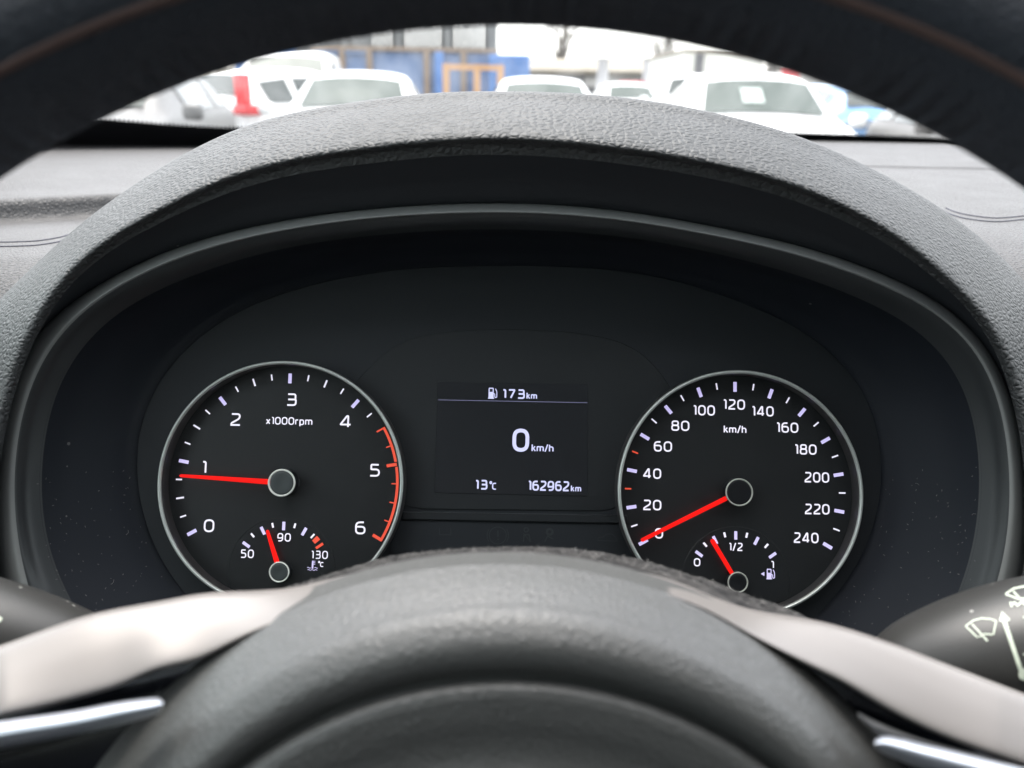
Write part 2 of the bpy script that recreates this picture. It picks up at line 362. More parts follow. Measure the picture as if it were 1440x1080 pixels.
# twin seams where the two skins of the dashboard meet
def on_dash(u, v):
    """point of the dashboard sheet seen at a pixel (marching the ray)"""
    from mathutils.bvhtree import BVHTree
    global _bvh
    try: _bvh
    except NameError:
        me = dash_top.data; o = np.array(DASH.location)
        _bvh = BVHTree.FromPolygons([tuple(np.array(w.co) + o) for w in me.vertices], [tuple(p.vertices) for p in me.polygons])
    r = Vector(P(u, v, 1) - CAM).normalized(); h = _bvh.ray_cast(Vector(CAM), r)
    return (np.array(h[0]), np.array(h[1])) if h[0] is not None else (P(u, v, .45), np.array([0, 0, 1.]))
def seam(pts, name):
    us = np.linspace(pts[0][0], pts[-1][0], 60); vs = pchip([p[0] for p in pts], [p[1] for p in pts], us)
    L = []
    for u, v in zip(us, vs):
        p, n = on_dash(u, v); L.append(p + (n if n[2] > 0 else -n) * .0002)
    mk(name, *tube(L, .00032, 6), M_thread, DASH)
seam([(-60, 342), (0, 347), (40, 346), (80, 341), (112, 331)], 'seam')
seam([(-60, 336), (0, 341), (40, 340), (80, 335), (108, 327)], 'seam')
seam([(1318, 292), (1335, 301), (1360, 308), (1400, 312), (1440, 309), (1500, 300)], 'seam')
seam([(1330, 293), (1345, 299), (1370, 304), (1400, 307), (1440, 304), (1500, 295)], 'seam')

# ------------------------------------------------------------------ plates, ribbons, lettering on the instrument face
def area2(p): return sum(p[i][0] * p[(i + 1) % len(p)][1] - p[(i + 1) % len(p)][0] * p[i][1] for i in range(len(p)))
def inset(poly, d):
    n = len(poly); out = []
    for i in range(n):
        a, b, c = (np.array(poly[(i + k) % n], float) for k in (-1, 0, 1))
        e1 = b - a; e2 = c - b; e1 /= np.linalg.norm(e1) + 1e-9; e2 /= np.linalg.norm(e2) + 1e-9
        n1 = np.array([-e1[1], e1[0]]); n2 = np.array([-e2[1], e2[0]]); m = n1 + n2; m /= max(1e-6, np.dot(m, m) / 2)
        out.append(tuple(b + m * d))
    return out
def plate(name, poly, h0, h1, m, parent, bev=.3, top_extra=None):
    poly = [tuple(p) for p in poly]
    if area2(poly) < 0: poly = poly[::-1]
    n = len(poly); b = inset(poly, bev)
    V = [Q(x, y, h0) for x, y in poly] + [Q(x, y, h1 - bev) for x, y in poly] + [Q(x, y, h1) for x, y in b]
    Fc = [(i, (i + 1) % n, n + (i + 1) % n, n + i) for i in range(n)] + [(n + i, n + (i + 1) % n, 2 * n + (i + 1) % n, 2 * n + i) for i in range(n)]
    Fc.append(tuple(range(2 * n, 3 * n)))
    return mk(name, V, Fc, m, parent, smooth=False)
def lathe(name, cx, cy, prof_, m, parent, n=96, cap=False, base=None):
    V = []; 
    for r, h in prof_:
        for j in range(n):
            a = 2 * pi * j / n; V.append(Q(cx + r * cos(a), cy + r * sin(a), h))
    Fc = grid_faces(len(prof_), n, True)
    if cap: Fc.append(tuple(range((len(prof_) - 1) * n, len(prof_) * n)))
    return mk(name, V, Fc, m, parent)
def fillet(pts, r, closed=False, seg=5):
    """polyline with rounded corners; r may be a list"""
    n = len(pts); out = []
    rs = r if isinstance(r, (list, tuple)) else [r] * n
    for i in range(n):
        if (not closed and i in (0, n - 1)) or rs[i] == 0: out.append(tuple(pts[i])); continue
        a, b, c = (np.array(pts[(i + k) % n], float) for k in (-1, 0, 1))
        l1 = np.linalg.norm(a - b); l2 = np.linalg.norm(c - b); d1 = (a - b) / l1; d2 = (c - b) / l2
        t = min(rs[i], l1 * .5 if (closed or i - 1 > 0) else l1 * .98, l2 * .5 if (closed or i + 1 < n - 1) else l2 * .98)
        p1 = b + d1 * t; p2 = b + d2 * t
        for k in range(seg + 1):
            s = k / seg; out.append(tuple((1 - s) ** 2 * p1 + 2 * s * (1 - s) * (b * .92 + (p1 + p2) * .04) + s * s * p2))
    return out
def ribbon(pts, w, closed=False):
    p = [np.array(q, float) for q in pts]
    q = [p[0]]
    for a in p[1:]:
        if np.linalg.norm(a - q[-1]) > 1e-5: q.append(a)
    p = q; n = len(p); L = []; R = []
    for i in range(n):
        a = p[(i - 1) % n] if (closed or i > 0) else None; c = p[(i + 1) % n] if (closed or i < n - 1) else None
        ns = []
        if a is not None: e = (p[i] - a); e /= np.linalg.norm(e); ns.append(np.array([-e[1], e[0]]))
        if c is not None: e = (c - p[i]); e /= np.linalg.norm(e); ns.append(np.array([-e[1], e[0]]))
        m = sum(ns); l = np.dot(m, m)
        m = m * (len(ns) ** 1) / max(l, .6 if len(ns) == 2 else 1)
        if len(ns) == 2: m = sum(ns) * 2 / max(np.dot(sum(ns), sum(ns)), 1.2)
        L.append(p[i] + m * w / 2); R.append(p[i] - m * w / 2)
    V = L + R; Fc = [(i, n + i, n + (i + 1) % n, (i + 1) % n) for i in range(n if closed else n - 1)]
    return V, Fc
R_ = .30
def RR(x0, y0, x1, y1): return [(x0, y0), (x1, y0), (x1, y1), (x0, y1)]
GL = {  # glyph: (advance, [(points, radius, closed)])   cap height 1
 '0': (.74, [(RR(0, 0, .74, 1), .34, 1)]),
 '1': (.24, [([(0, .985), (.17, .985), (.24, .90), (.24, 0)], .10, 0)]),
 '2': (.70, [([(.03, 1), (.68, 1), (.68, .60), (.02, .16), (.02, 0), (.72, 0)], [0, .26, .20, .12, 0, 0], 0)]),
 '3': (.66, [([(.04, 1), (.64, 1), (.64, .52), (.06, .52)], [0, .16, .10, 0], 0), ([(.5, .52), (.68, .52), (.68, 0), (0, 0)], [0, .12, .22, 0], 0)]),
 '4': (.80, [([(.80, .22), (0, .22), (.50, 1), (.60, 1), (.60, 0)], [0, .05, .05, .05, 0], 0)]),
 '5': (.68, [([(.64, 1), (.06, 1), (.06, .58), (.68, .58), (.68, 0), (0, 0)], [0, .08, .05, .26, .26, 0], 0)]),
 '6': (.70, [([(.62, 1), (.0, 1), (0, .5)], [0, .34, 0], 0), (RR(0, 0, .70, .60), [.3, .26, .26, .05], 1)]),
 '7': (.66, [([(0, 1), (.66, 1), (.22, 0)], [0, .08, 0], 0)]),
 '8': (.70, [(RR(.04, .54, .66, 1), .20, 1), (RR(0, 0, .70, .54), .22, 1)]),
 '9': (.70, [([(.08, 0), (.70, 0), (.70, .5)], [0, .34, 0], 0), (RR(0, .40, .70, 1), [.05, .26, .3, .3], 1)]),
 '/': (.42, [([(0, -.06), (.42, 1.06)], 0, 0)]),
 'k': (.52, [([(.0, 0), (.0, 1.02)], 0, 0), ([(.46, .72), (.05, .32)], 0, 0), ([(.18, .42), (.52, 0)], 0, 0)]),
 'm': (.98, [([(0, 0), (0, .70)], 0, 0), ([(0, .68), (.49, .68), (.49, 0)], [0, .2, 0], 0), ([(.49, .68), (.98, .68), (.98, 0)], [0, .2, 0], 0)]),
 'h': (.56, [([(0, 0), (0, 1.02)], 0, 0), ([(0, .68), (.56, .68), (.56, 0)], [0, .24, 0], 0)]),
 'r': (.36, [([(0, 0), (0, .68), (.38, .68)], [0, .10, 0], 0)]),
 'p': (.56, [([(0, .70), (0, -.26)], 0, 0), (RR(0, 0, .56, .68), [.05, .24, .24, .05], 1)]),
 'x': (.52, [([(0, .70), (.52, 0)], 0, 0), ([(0, 0), (.52, .70)], 0, 0)]),
 'C': (.52, [([(.54, .78), (0, .78), (0, 0), (.54, 0)], [0, .26, .26, 0], 0)]),
 'o': (.26, [(RR(0, .74, .24, 1.0), .13, 1)]),
 ' ': (.3, []),
}
def text_mesh(MBx, s, cx, cy, hgt, width=None, stroke=.14, gap=.20, h=0.9, sp=None):
    """lettering as thin ribbons centred on (cx, cy) in face millimetres"""
    adv = [GL[c][0] for c in s]; tot = sum(adv) + gap * (len(s) - 1)
    hh = hgt * (1 - stroke) if hgt else 1
    sx = (width - stroke * hgt) / tot if width else hh
    x = cx - tot * sx / 2; y0 = cy - hh / 2
    for c in s:
        for pts, r, cl in GL[c][1]:
            q = fillet(pts, r, bool(cl)); q = [(x + a * sx, y0 + b * hh) for a, b in q]
            V, Fc = ribbon(q, stroke * hgt, bool(cl))
            MBx.add([Q(a, b, h) for a, b in V], Fc)
        x += (GL[c][0] + gap) * sx
def txt(name, s, u, v, hpx, wpx, m, parent, stroke=.14, gap=.22, h=.9, label=None):
    gap += .14; k = .3; x, y = loc(u, v, h); mb = MB(); text_mesh(mb, s, x, y, hpx * k, wpx * k if wpx else None, stroke, gap, h)
    o = mb.build(name, m, parent)
    if label: o['label'] = label
    return o
def tick_quad(mb, cx, cy, ang, r0, r1, w, h):
    a = radians(ang); d = np.array([sin(a), cos(a)]); n = np.array([cos(a), -sin(a)])
    c = np.array([cx, cy]); P4 = [c + d * r0 - n * w / 2, c + d * r0 + n * w / 2, c + d * r1 + n * w / 2, c + d * r1 - n * w / 2]
    mb.add([Q(p[0], p[1], h) for p in P4], [(0, 1, 2, 3)])
class Ticks:
    """each tick mark a mesh of its own"""
    def __init__(s): s.q = []
    def add(s, V, F): s.q.append((V, F))
    def build(s, name, m, parent):
        for V, F in s.q: mk(name, V, F, m, parent, False)
def fill(mb, poly, h):
    if area2(poly) < 0: poly = poly[::-1]
    mb.add([Q(x, y, h) for x, y in poly], [tuple(range(len(poly)))])

CL = thing('instrument_cluster', Q(0, 0, 0), 'lit instrument cluster of two round gauges and a small screen under the hood', 'instrument cluster')
# face plate
out = [loc(u, v, 0) for u, v, _ in pC[::4]]
fp = plate('face_panel', out, -6, -.2, M_face, CL, .3)
# the raised surround of the display between the two gauges
sur = [(470, 575), (505, 530), (545, 492), (580, 474), (640, 465), (720, 462), (800, 466), (862, 476), (902, 494), (938, 534), (962, 580), (930, 650), (866, 719), (580, 716), (540, 700)]
def smoothpoly(pts, r=30): return fillet(pts, r, True, 6)
plate('display_surround', [loc(u, v, 1) for u, v in smoothpoly(sur, 22)], -.2, .35, M_surround, CL, .25)
plate('display_rail', [loc(u, v, 1.2) for u, v in [(566, 719.5), (882, 724.5), (884, 736.5), (566, 730.5)]], -.2, 1.3, M_surround, CL, .35)
plate('telltale_panel', [loc(u, v, .3) for u, v in [(560, 732), (890, 738), (905, 800), (540, 800)]], -.2, .2, M_face, CL, .15)
scr = plate('display_screen', [loc(u, v, .6) for u, v in [(615.7, 537), (826.7, 540.5), (826.2, 698), (611, 693)]], .3, .65, M_screen, CL, .12)
Lh = .85
mb = MB(); x0, y0 = loc(616, 562.3, Lh); x1, y1 = loc(826.3, 566.3, Lh); fill(mb, [(x0, y0 - .12), (x1, y1 - .12), (x1, y1 + .12), (x0, y0 + .12)], Lh); mb.build('screen_line', M_lcdline, scr)
txt('range_reading', '173', 722.3, 554, 13.6, 31.5, M_lcd, scr, .17, .26, Lh)
txt('range_unit', 'km', 747.8, 556.6, 9.6, 15, M_lcd, scr, .17, .20, Lh)
txt('speed_reading', '0', 732.4, 619, 32.5, 23.6, M_lcd, scr, .16, .2, Lh)
txt('speed_unit', 'km/h', 763, 630, 10.8, 31, M_lcd, scr, .16, .16, Lh)
txt('temperature_reading', '13', 676.8, 681.6, 13.6, 17, M_lcd, scr, .17, .28, Lh)
txt('temperature_unit', 'oC', 693.2, 682.6, 12.0, 10, M_lcd, scr, .14, .04, Lh)
txt('odometer_reading', '162962', 771.6, 683.3, 14, 58, M_lcd, scr, .165, .22, Lh)
txt('odometer_unit', 'km', 810, 687, 9.2, 14.5, M_lcd, scr, .17, .20, Lh)
def pump(name, u, v, w, hgt, m, parent, h, arrow=False):
    """petrol pump pictogram"""
    cx, cy = loc(u, v, h); s = hgt * .3; mb = MB()
    def q(x, y): return (cx + (x - .40) * s, cy + (y - .5) * s)
    fill(mb, [q(0, 0), q(.56, 0), q(.56, .07), q(0, .07)], h)
    fill(mb, [q(.05, .07), q(.51, .07), q(.51, .62), q(.05, .62)], h)
    for a in ([(.05, .62), (.14, .62), (.14, .9), (.05, .9)], [(.42, .62), (.51, .62), (.51, .9), (.42, .9)], [(.05, .9), (.51, .9), (.47, 1), (.09, 1)]):
        fill(mb, [q(*p) for p in a], h)
    V, Fc = ribbon([q(*p) for p in fillet([(.51, .46), (.62, .46), (.62, .12), (.80, .12), (.80, .66), (.66, .92)], .1)], .075 * s)
    mb.add([Q(a, b, h) for a, b in V], Fc)
    if arrow: fill(mb, [q(-.52, .5), q(-.18, .3), q(-.18, .7)], h)
    return mb.build(name, m, parent)
pump('pump_symbol', 692.5, 553, 12.7, 15.6, M_lcd, scr, Lh)

def gauge(name, cx, cy, bigticks, spec):
    dial = plate(name, [(cx + 50.2 * cos(2 * pi * i / 120), cy + 50.2 * sin(2 * pi * i / 120)) for i in range(120)], -.2, .5, M_dial, CL, .05)
    lathe('gauge_ring', cx, cy, [(50.6, 8.2), (50.55, 8.9), (50.2, 9.4), (49.75, 9.5), (49.35, 9.3), (49.15, 8.8), (49.1, 8.0)], M_ring, dial, 160)
    lathe('gauge_well', cx, cy, [(50.9, -.2), (50.75, 8.3), (50.5, 8.6), (49.2, 8.4), (48.9, 8.0), (48.9, 6.4), (49.2, .6), (49.2, .3)], M_well, dial, 160)
    # sub-dial, clipped by the main dial
    sy = cy - 37.0; pts = []
    for i in range(120):
        a = 2 * pi * i / 120; x, y = 22.6 * cos(a), -37.0 + 22.6 * sin(a); r = hypot(x, y)
        if r > 48.9: x, y = x * 48.9 / r, y * 48.9 / r
        pts.append((cx + x, cy + y))
    sub = plate('small_dial', pts, .4, .95, M_sub, dial, .35)
    return dial, sub
def needle(name, cx, cy, ang, r0, r1, w0, w1, h, parent):
    a = radians(ang); d = np.array([sin(a), cos(a)]); n = np.array([cos(a), -sin(a)]); c = np.array([cx, cy]); V = []
    for r, w in ((r0, w0), ((r0 + r1) / 2, (w0 + w1) / 2), (r1 - .6, w1), (r1, w1 * .6)):
        p = c + d * r
        V += [Q(*(p - n * w / 2), h), Q(*(p - n * w * .28), h + .5), Q(*(p + n * w * .28), h + .5), Q(*(p + n * w / 2), h), Q(*(p), h - .5)]
    Fc = grid_faces(4, 5, True) + [(0, 1, 2, 3, 4), (19, 18, 17, 16, 15)]
    return mk(name, V, Fc, M_needle, parent, smooth=False)
def hub(cx, cy, R, h, parent, capm, ring_t):
    lathe('hub_barrel', cx, cy, [(R - .1, .6), (R - .08, h - .75), (R - .3, h - .5)], M_hubcap2, parent, 64)
    r = lathe('hub_ring', cx, cy, [(R - .05, h - .75), (R, h - .5), (R - ring_t * .25, h - .08), (R - ring_t * .5, h), (R - ring_t * .85, h - .15), (R - ring_t, h - .7)], (M_hubring2 if capm is M_hubcap2 else M_hubring), parent, 64)
    lathe('hub_cap', cx, cy, [(R - ring_t + .02, h - .9), (R - ring_t - .15, h - .35), (R - ring_t - .7, h - .22), (R * .4, h - .45), (.02, h - .55)], capm, parent, 64)
T_ = 119.4
tx, ty = -94.45, -.2; sx_, sy_ = 94.95, -.3
# --- tachometer
tach, tsub = gauge('tachometer', tx, ty, None, None)
mb = Ticks(); mw = Ticks(); mr = Ticks(); Hh = .72
for i in range(25):
    a = -T_ + i * 2 * T_ / 24
    if i <= 17:
        if i % 4 == 0: tick_quad(mb, tx, ty, a, 41.9, 46.1, 1.45, Hh)
        elif i % 2 == 0: tick_quad(mw, tx, ty, a, 43.0, 46.3, .72, Hh)
        else: tick_quad(mw, tx, ty, a, 43.6, 46.2, .62, Hh)
    else:
        if i == 20 or i == 24: tick_quad(mr, tx, ty, a, 43.0, 47.3, 1.3, Hh)
        elif i == 18: tick_quad(mr, tx, ty, a, 43.6, 47.3, .65, Hh)
        else: tick_quad(mr, tx, ty, a, 44.6, 46.6, .5, Hh)
def arcband(mbx, cx, cy, a0, a1, r0, r1, h, n=24):
    V = []
    for i in range(n + 1):
        a = radians(a0 + (a1 - a0) * i / n)
        V += [Q(cx + r0 * sin(a), cy + r0 * cos(a), h), Q(cx + r1 * sin(a), cy + r1 * cos(a), h)]
    mbx.add(V, [(2 * i, 2 * i + 1, 2 * i + 3, 2 * i + 2) for i in range(n)])
st = 2 * T_ / 24
arcband(mr, tx, ty, -T_ + 18 * st - .4, -T_ + 20 * st - 1.3, 46.5, 47.6, Hh + .02)
arcband(mr, tx, ty, -T_ + 20 * st + 1.3, -T_ + 24 * st + .6, 46.5, 47.6, Hh + .02)
mb.build('major_tick', M_tick, tach); mw.build('minor_tick', M_print, tach); mr.build('red_mark', M_redprint, tach)
for s, u, v in (('0', 294, 739.3), ('1', 287.3, 656.9), ('2', 331.3, 589.9), ('3', 410, 562), ('4', 486, 592.7), ('5', 527, 661.3), ('6', 506.7, 742.3)):
    txt('numeral', s, u, v, 17.8, {'1': 6.2, '0': 14.6, '4': 16.6, '3': 14}.get(s, 14.5), M_print, tach, .135, h=Hh)
txt('rev_unit', 'x1000rpm', 406.7, 592, 10.8, 65.5, M_print, tach, .145, .19, Hh)
needle('needle', tx, ty, -87.2, 3, 42.8, 2.3, 1.25, 5.6, tach); hub(tx, ty, 5.75, 7.4, tach, M_hubcap, .85)
mb = MB(); mb.add([Q(*loc(u, v, 1), 1) for u, v in [(414, 673), (422, 674), (422, 684), (414, 684)]], [(0, 1, 2, 3)]); mb.build('stop_peg', M_hubcap, tach)
# --- water temperature
SH = 1.2; syt = ty - 37.0 + .35
mb = Ticks(); mw = Ticks(); mr = Ticks()
for i in range(9):
    a = -55.5 + i * 13.9
    if i < 7:
        tick_quad(mb if i % 2 == 0 else mw, tx + .1, syt, a, 16.8 if i % 2 == 0 else 18.3, 20.3, 1.25 if i % 2 == 0 else .8, SH)
tick_quad(mw, tx + .1, syt, 40, 18.0, 20.2, .75, SH)
arcband(mr, tx + .1, syt, 43.6, 49.5, 17.6, 20.4, SH, 6); tick_quad(mr, tx + .1, syt, 55.3, 16.9, 20.4, 1.1, SH)
mb.build('major_tick', M_tick, tsub); mw.build('minor_tick', M_print, tsub); mr.build('red_mark', M_redprint, tsub)
txt('numeral', '50', 347.7, 778.7, 11.8, 18.4, M_print, tsub, .14, .26, SH); txt('numeral', '90', 399.5, 755.6, 11.6, 18.8, M_print, tsub, .14, .26, SH); txt('numeral', '130', 449.3, 780.2, 11.2, 23.2, M_print, tsub, .13, .30, SH)
needle('needle', tx, syt, -19.8, 1.5, 18.0, 2.3, 1.4, 3.6, tsub); 
def hub2(cx, cy, R, h, parent, capm): hub(cx, cy, R, h, parent, capm, .62)
hub2(tx, syt, 4.25, 5.2, tsub, M_hubcap)
mb = MB(); cx_, cy_ = loc(439.6, 794.3, SH)
fill(mb, [(cx_ - .35, cy_ - 1.6), (cx_ + .35, cy_ - 1.6), (cx_ + .3, cy_ + 1.7), (cx_ - .3, cy_ + 1.7)], SH)
for k in (.3, .9, 1.5): fill(mb, [(cx_ + .3, cy_ + k - .12), (cx_ + 1.1, cy_ + k - .12), (cx_ + 1.1, cy_ + k + .12), (cx_ + .3, cy_ + k + .12)], SH)
for yy, xa, xb in ((-1.2, -2.2, -.7), (-1.2, .8, 2.2), (-2.1, -2.0, 2.0)):
    pts = [(cx_ + xa + (xb - xa) * i / 12, cy_ + yy + .18 * sin(i * 2 * pi * (xb - xa) / 1.5 / 12)) for i in range(13)]
    V, Fc = ribbon(pts, .22); mb.add([Q(a, b, SH) for a, b in V], Fc)
mb.build('coolant_symbol', M_tick, tsub)
txt('temperature_unit', 'oC', 451.2, 793.0, 8.2, 7.8, M_print, tsub, .15, .0, SH)
# --- speedometer
spd, ssub = gauge('speedometer', sx_, sy_, None, None)
mb = Ticks(); mw = Ticks(); mr = Ticks()
for i in range(25):
    a = -T_ + i * 2 * T_ / 24
    if i % 2 == 0: tick_quad(mb, sx_, sy_, a, 42.2, 46.4, 1.45, Hh)
    elif i in (3, 5): tick_quad(mr, sx_, sy_, a, 43.8, 46.5, .62, Hh)
    else: tick_quad(mw, sx_, sy_, a, 43.6, 46.4, .62, Hh)
mb.build('major_tick', M_tick, spd); mw.build('minor_tick', M_print, spd); mr.build('red_tick', M_redprint, spd)
for s, u, v in (('0', 926.7, 750), ('20', 917.2, 710.2), ('40', 917, 666), ('60', 932.3, 627.8), ('80', 956.7, 598.7), ('100', 990, 577), ('120', 1032.3, 568.8), ('140', 1072.7, 578.3), ('160', 1107.2, 601.3), ('180', 1132.9, 632), ('200', 1148.7, 671.3), ('220', 1149.2, 716), ('240', 1133.6, 756.3)):
    w = {1: 11.5, 2: 25.6, 3: 31}[len(s)]
    if len(s) == 3 and s[0] == '2': w = 34.8
    txt('numeral', s, u, v, 14.6, w, M_print, spd, .145, .22, Hh)
txt('speed_unit', 'km/h', 1033.7, 603.7, 11, 32, M_print, spd, .155, .17, Hh)
needle('needle', sx_, sy_, -117.2, 3, 45.3, 2.0, 1.6, 5.6, spd); hub(sx_, sy_, 5.75, 7.4, spd, M_hubcap2, .65)
# --- fuel gauge
mb = Ticks(); mw = Ticks(); syf = sy_ - 37.0
for i in range(9):
    a = -54.6 + i * 13.65
    tick_quad(mb if i % 2 == 0 else mw, sx_, syf, a, 17.1 if i % 2 == 0 else 18.5, 20.6, 1.25 if i % 2 == 0 else .85, SH)
mb.build('major_tick', M_tick, ssub); mw.build('minor_tick', M_print, ssub)
txt('numeral', '0', 980.3, 790.7, 11.2, 9, M_print, ssub, .15, .2, SH); txt('numeral', '1/2', 1034.7, 769, 11.2, 19.4, M_print, ssub, .15, .22, SH); txt('numeral', '1', 1086.2, 794, 10.4, 4.4, M_print, ssub, .15, .2, SH)
pump('pump_symbol', 1083.4, 807.3, 12, 14.4, M_tick, ssub, SH, arrow=True)
needle('needle', sx_ - .1, syf, -31.5, 1.5, 20.2, 1.7, 1.9, 3.6, ssub); hub2(sx_ - .1, syf, 4.3, 5.2, ssub, M_hubcap2)
# unlit telltales below the rail
tele = bpy.data.objects['telltale_panel']
mb = MB(); TH_ = .3
def rib(pts, w, cl=False):
    V, Fc = ribbon([loc(u, v, TH_) for u, v in pts], w, cl); mb.add([Q(a, b, TH_) for a, b in V], Fc)
rib([(700 + 12 * cos(a), 753 + 12 * sin(a)) for a in np.linspace(0, 2 * pi, 40)[:-1]], .35, True); rib([(700, 746), (700.5, 755)], .6); rib([(700.5, 757.5), (700.6, 759.5)], .6)
for s_ in (-1, 1): rib([(700 + s_ * 15 * cos(a), 753 + 15 * sin(a)) for a in np.linspace(-.6, .6, 12)], .35)
rib([(740 + 3 * cos(a), 745 + 3 * sin(a)) for a in np.linspace(0, 2 * pi, 16)[:-1]], .5, True); rib([(736, 762), (737, 752), (744, 752), (746, 762)], .5); rib([(736, 750), (746, 762)], .35)
rib([(773 + 4 * cos(a), 748 + 4 * sin(a)) for a in np.linspace(0, 2 * pi, 16)[:-1]], 1.0, True); rib([(766, 762), (770, 754), (778, 758)], .5)
rib([(840, 760), (842, 756), (849, 755), (853, 751), (861, 751), (866, 756), (868, 761), (840, 760)], .4)
rib([(618, 742), (618, 752), (634, 752), (634, 742)], .35)
mb.build('telltale_symbols', M_ghost, tele)
# the clear cover, leaning forward at its top
lens = []
cen = np.array(loc(717, 640, 0))
for rr_ in np.linspace(0, 1, 10):
    for x, y in [loc(u, v, 0) for u, v, _ in pC]:
        p = cen + (np.array([x, y]) - cen) * rr_ * .985
        lens.append(Q(p[0], p[1], 11.5 + 7.5 * (p[1] + 60) / 150))
mk('clear_lens', lens, grid_faces(10, NA), G_lens, CL)

# ------------------------------------------------------------------ steering wheel
SW = thing('steering_wheel', P(710, 1400, .165), 'dark leather steering wheel with satin silver spokes and round grained hub', 'steering wheel')
def circ(cx, cy, R, d, a): return P(cx + R * sin(a), cy - R * cos(a), d)
N2 = 1400; V = []; wcx, wcy, wRi = 709, 1353, 1328
k_ = .150 / F_PX; rc = (wRi + 118) * k_
CEN = P(wcx, wcy, .150)
ER = CR; EU = CU; EF = FW
for i in range(N2):
    a = 2 * pi * i / N2; er = ER * sin(a) + EU * cos(a)
    wob = 0.00028 * sin(a * 270) * (1 + .8 * sin(a * 31)) + .00022 * sin(a * 83 + 1)
    for j in range(28):
        b = 2 * pi * j / 28; cb, sb = cos(b), sin(b)
        rx = .0142 + wob * max(0, (-cb - .8) / .2) ** 4; ry = .0165
        x = abs(cb) ** .9 * (1 if cb > 0 else -1) * rx; y = abs(sb) ** .9 * (1 if sb > 0 else -1) * ry
        if sb < 0: y -= .0005 * max(0, 1 - abs(cb) * 5)
        V.append(CEN + er * (rc + x) + EF * y)
mk('rim', V, grid_faces(N2, 28, True) + [((N2 - 1) * 28 + j, (N2 - 1) * 28 + (j + 1) % 28, (j + 1) % 28, j) for j in range(28)], M_rim, SW)
L = [CEN + (ER * sin(a) + EU * cos(a)) * (rc - .0086) - EF * .0129 for a in np.linspace(-pi, pi, 200)]
mk('rim_seam', *tube(L, .0011, 8), M_seam, SW)
# hub (airbag cover), rows of circles
AN = np.radians(np.linspace(-180, 180, 241))
def crow(cx, cy, R, d): return np.array([circ(cx, cy, R, d, a) for a in AN])
rows = catrows([crow(702, 1492, 716, .200), crow(702, 1492, 706, .1945), crow(702, 1493, 701, .1910), crow(702, 1494, 694, .1885), crow(703, 1498, 678, .1830), crow(704, 1504, 666, .1788), crow(705, 1511, 662, .1764), crow(706, 1518, 660, .1744), crow(708, 1532, 655, .1718), crow(710, 1548, 640, .1695), crow(711, 1562, 628, .1698), crow(712, 1569, 624, .1722), crow(712, 1570, 618, .1735), crow(712, 1570, 611, .1714), crow(712, 1570, 602, .1700), crow(712, 1572, 590, .1694)], 5)
# concentric lower half: pull every row to a common centre below
mk('airbag_cover', np.concatenate(rows), grid_faces(len(rows), len(AN)), M_cover, SW)
rows = catrows([crow(712, 1572, 590, .1694), crow(712, 1573, 560, .1696), crow(712, 1574, 530, .1704), crow(712, 1575, 500, .1702), crow(712, 1575, 460, .1680), crow(712, 1575, 400, .1645), crow(712, 1575, 280, .162), crow(712, 1575, 120, .1605), crow(712, 1575, 2, .160)], 5)
mk('hub_centre', np.concatenate(rows), grid_faces(len(rows), len(AN)), M_cover, SW)
rows = catrows([crow(702, 1492, 702, .1905), crow(702, 1492, 742, .1885), crow(702, 1492, 760, .193), crow(702, 1492, 762, .205)], 4)
# silver spoke trim: one moulding that runs up both spokes and thins over the hub
Tt = [(-140, 948), (-60, 926), (0, 910), (60, 888), (130, 865), (230, 846), (300, 834), (350, 832), (400, 829), (440, 821), (492, 808), (583, 793), (721, 785.5), (858, 797), (918, 808), (960, 821), (1010, 843), (1060, 859), (1110, 867), (1151, 874), (1251, 905), (1345, 941), (1440, 977), (1580, 1030)]
Tl = [(-140, 1036), (-60, 1020), (0, 1007), (60, 995), (130, 977), (180, 962), (205, 946), (278, 930), (330, 903), (400, 871), (440, 852), (492, 832), (583, 811), (721, 799), (858, 812), (918, 829), (1000, 861), (1060, 896), (1110, 923), (1159, 947), (1190, 962), (1234, 990), (1318, 1033), (1440, 1077), (1580, 1128)]
uu = np.linspace(-140, 1580, 230)
vt = smooth1(pchip(*zip(*Tt), uu), 2.5); vl = smooth1(pchip(*zip(*Tl), uu), 2.5)
def strip(uu, vt, vl, prof_):
    out = []
    for s, d in prof_:
        out.append(np.array([P(u, a + (b - a) * s, d + .006 - .012 * min(1, abs(u - 705) / 700) ** 2) for u, a, b in zip(uu, vt, vl)]))
    return out
rows = catrows(strip(uu, vt, vl, [(-.02, .214), (0, .2015), (.06, .1975), (.3, .1935), (.6, .1895), (.92, .1858), (.98, .1863), (1.0, .188), (1.0, .197)]), 4)
mk('spoke_trim', np.concatenate(rows), grid_faces(len(rows), len(uu)), M_trim, SW)
def stripobj(name, up_, lo_, u0, u1, prof_, m, n=60, k=4):
    uu = np.linspace(u0, u1, n); a = pchip(*zip(*up_), uu); b = pchip(*zip(*lo_), uu)
    rows = catrows([np.array([P(u, p + (q - p) * s, d) for u, p, q in zip(uu, a, b)]) for s, d in prof_], k)
    mk(name, np.concatenate(rows), grid_faces(len(rows), n), m, SW)
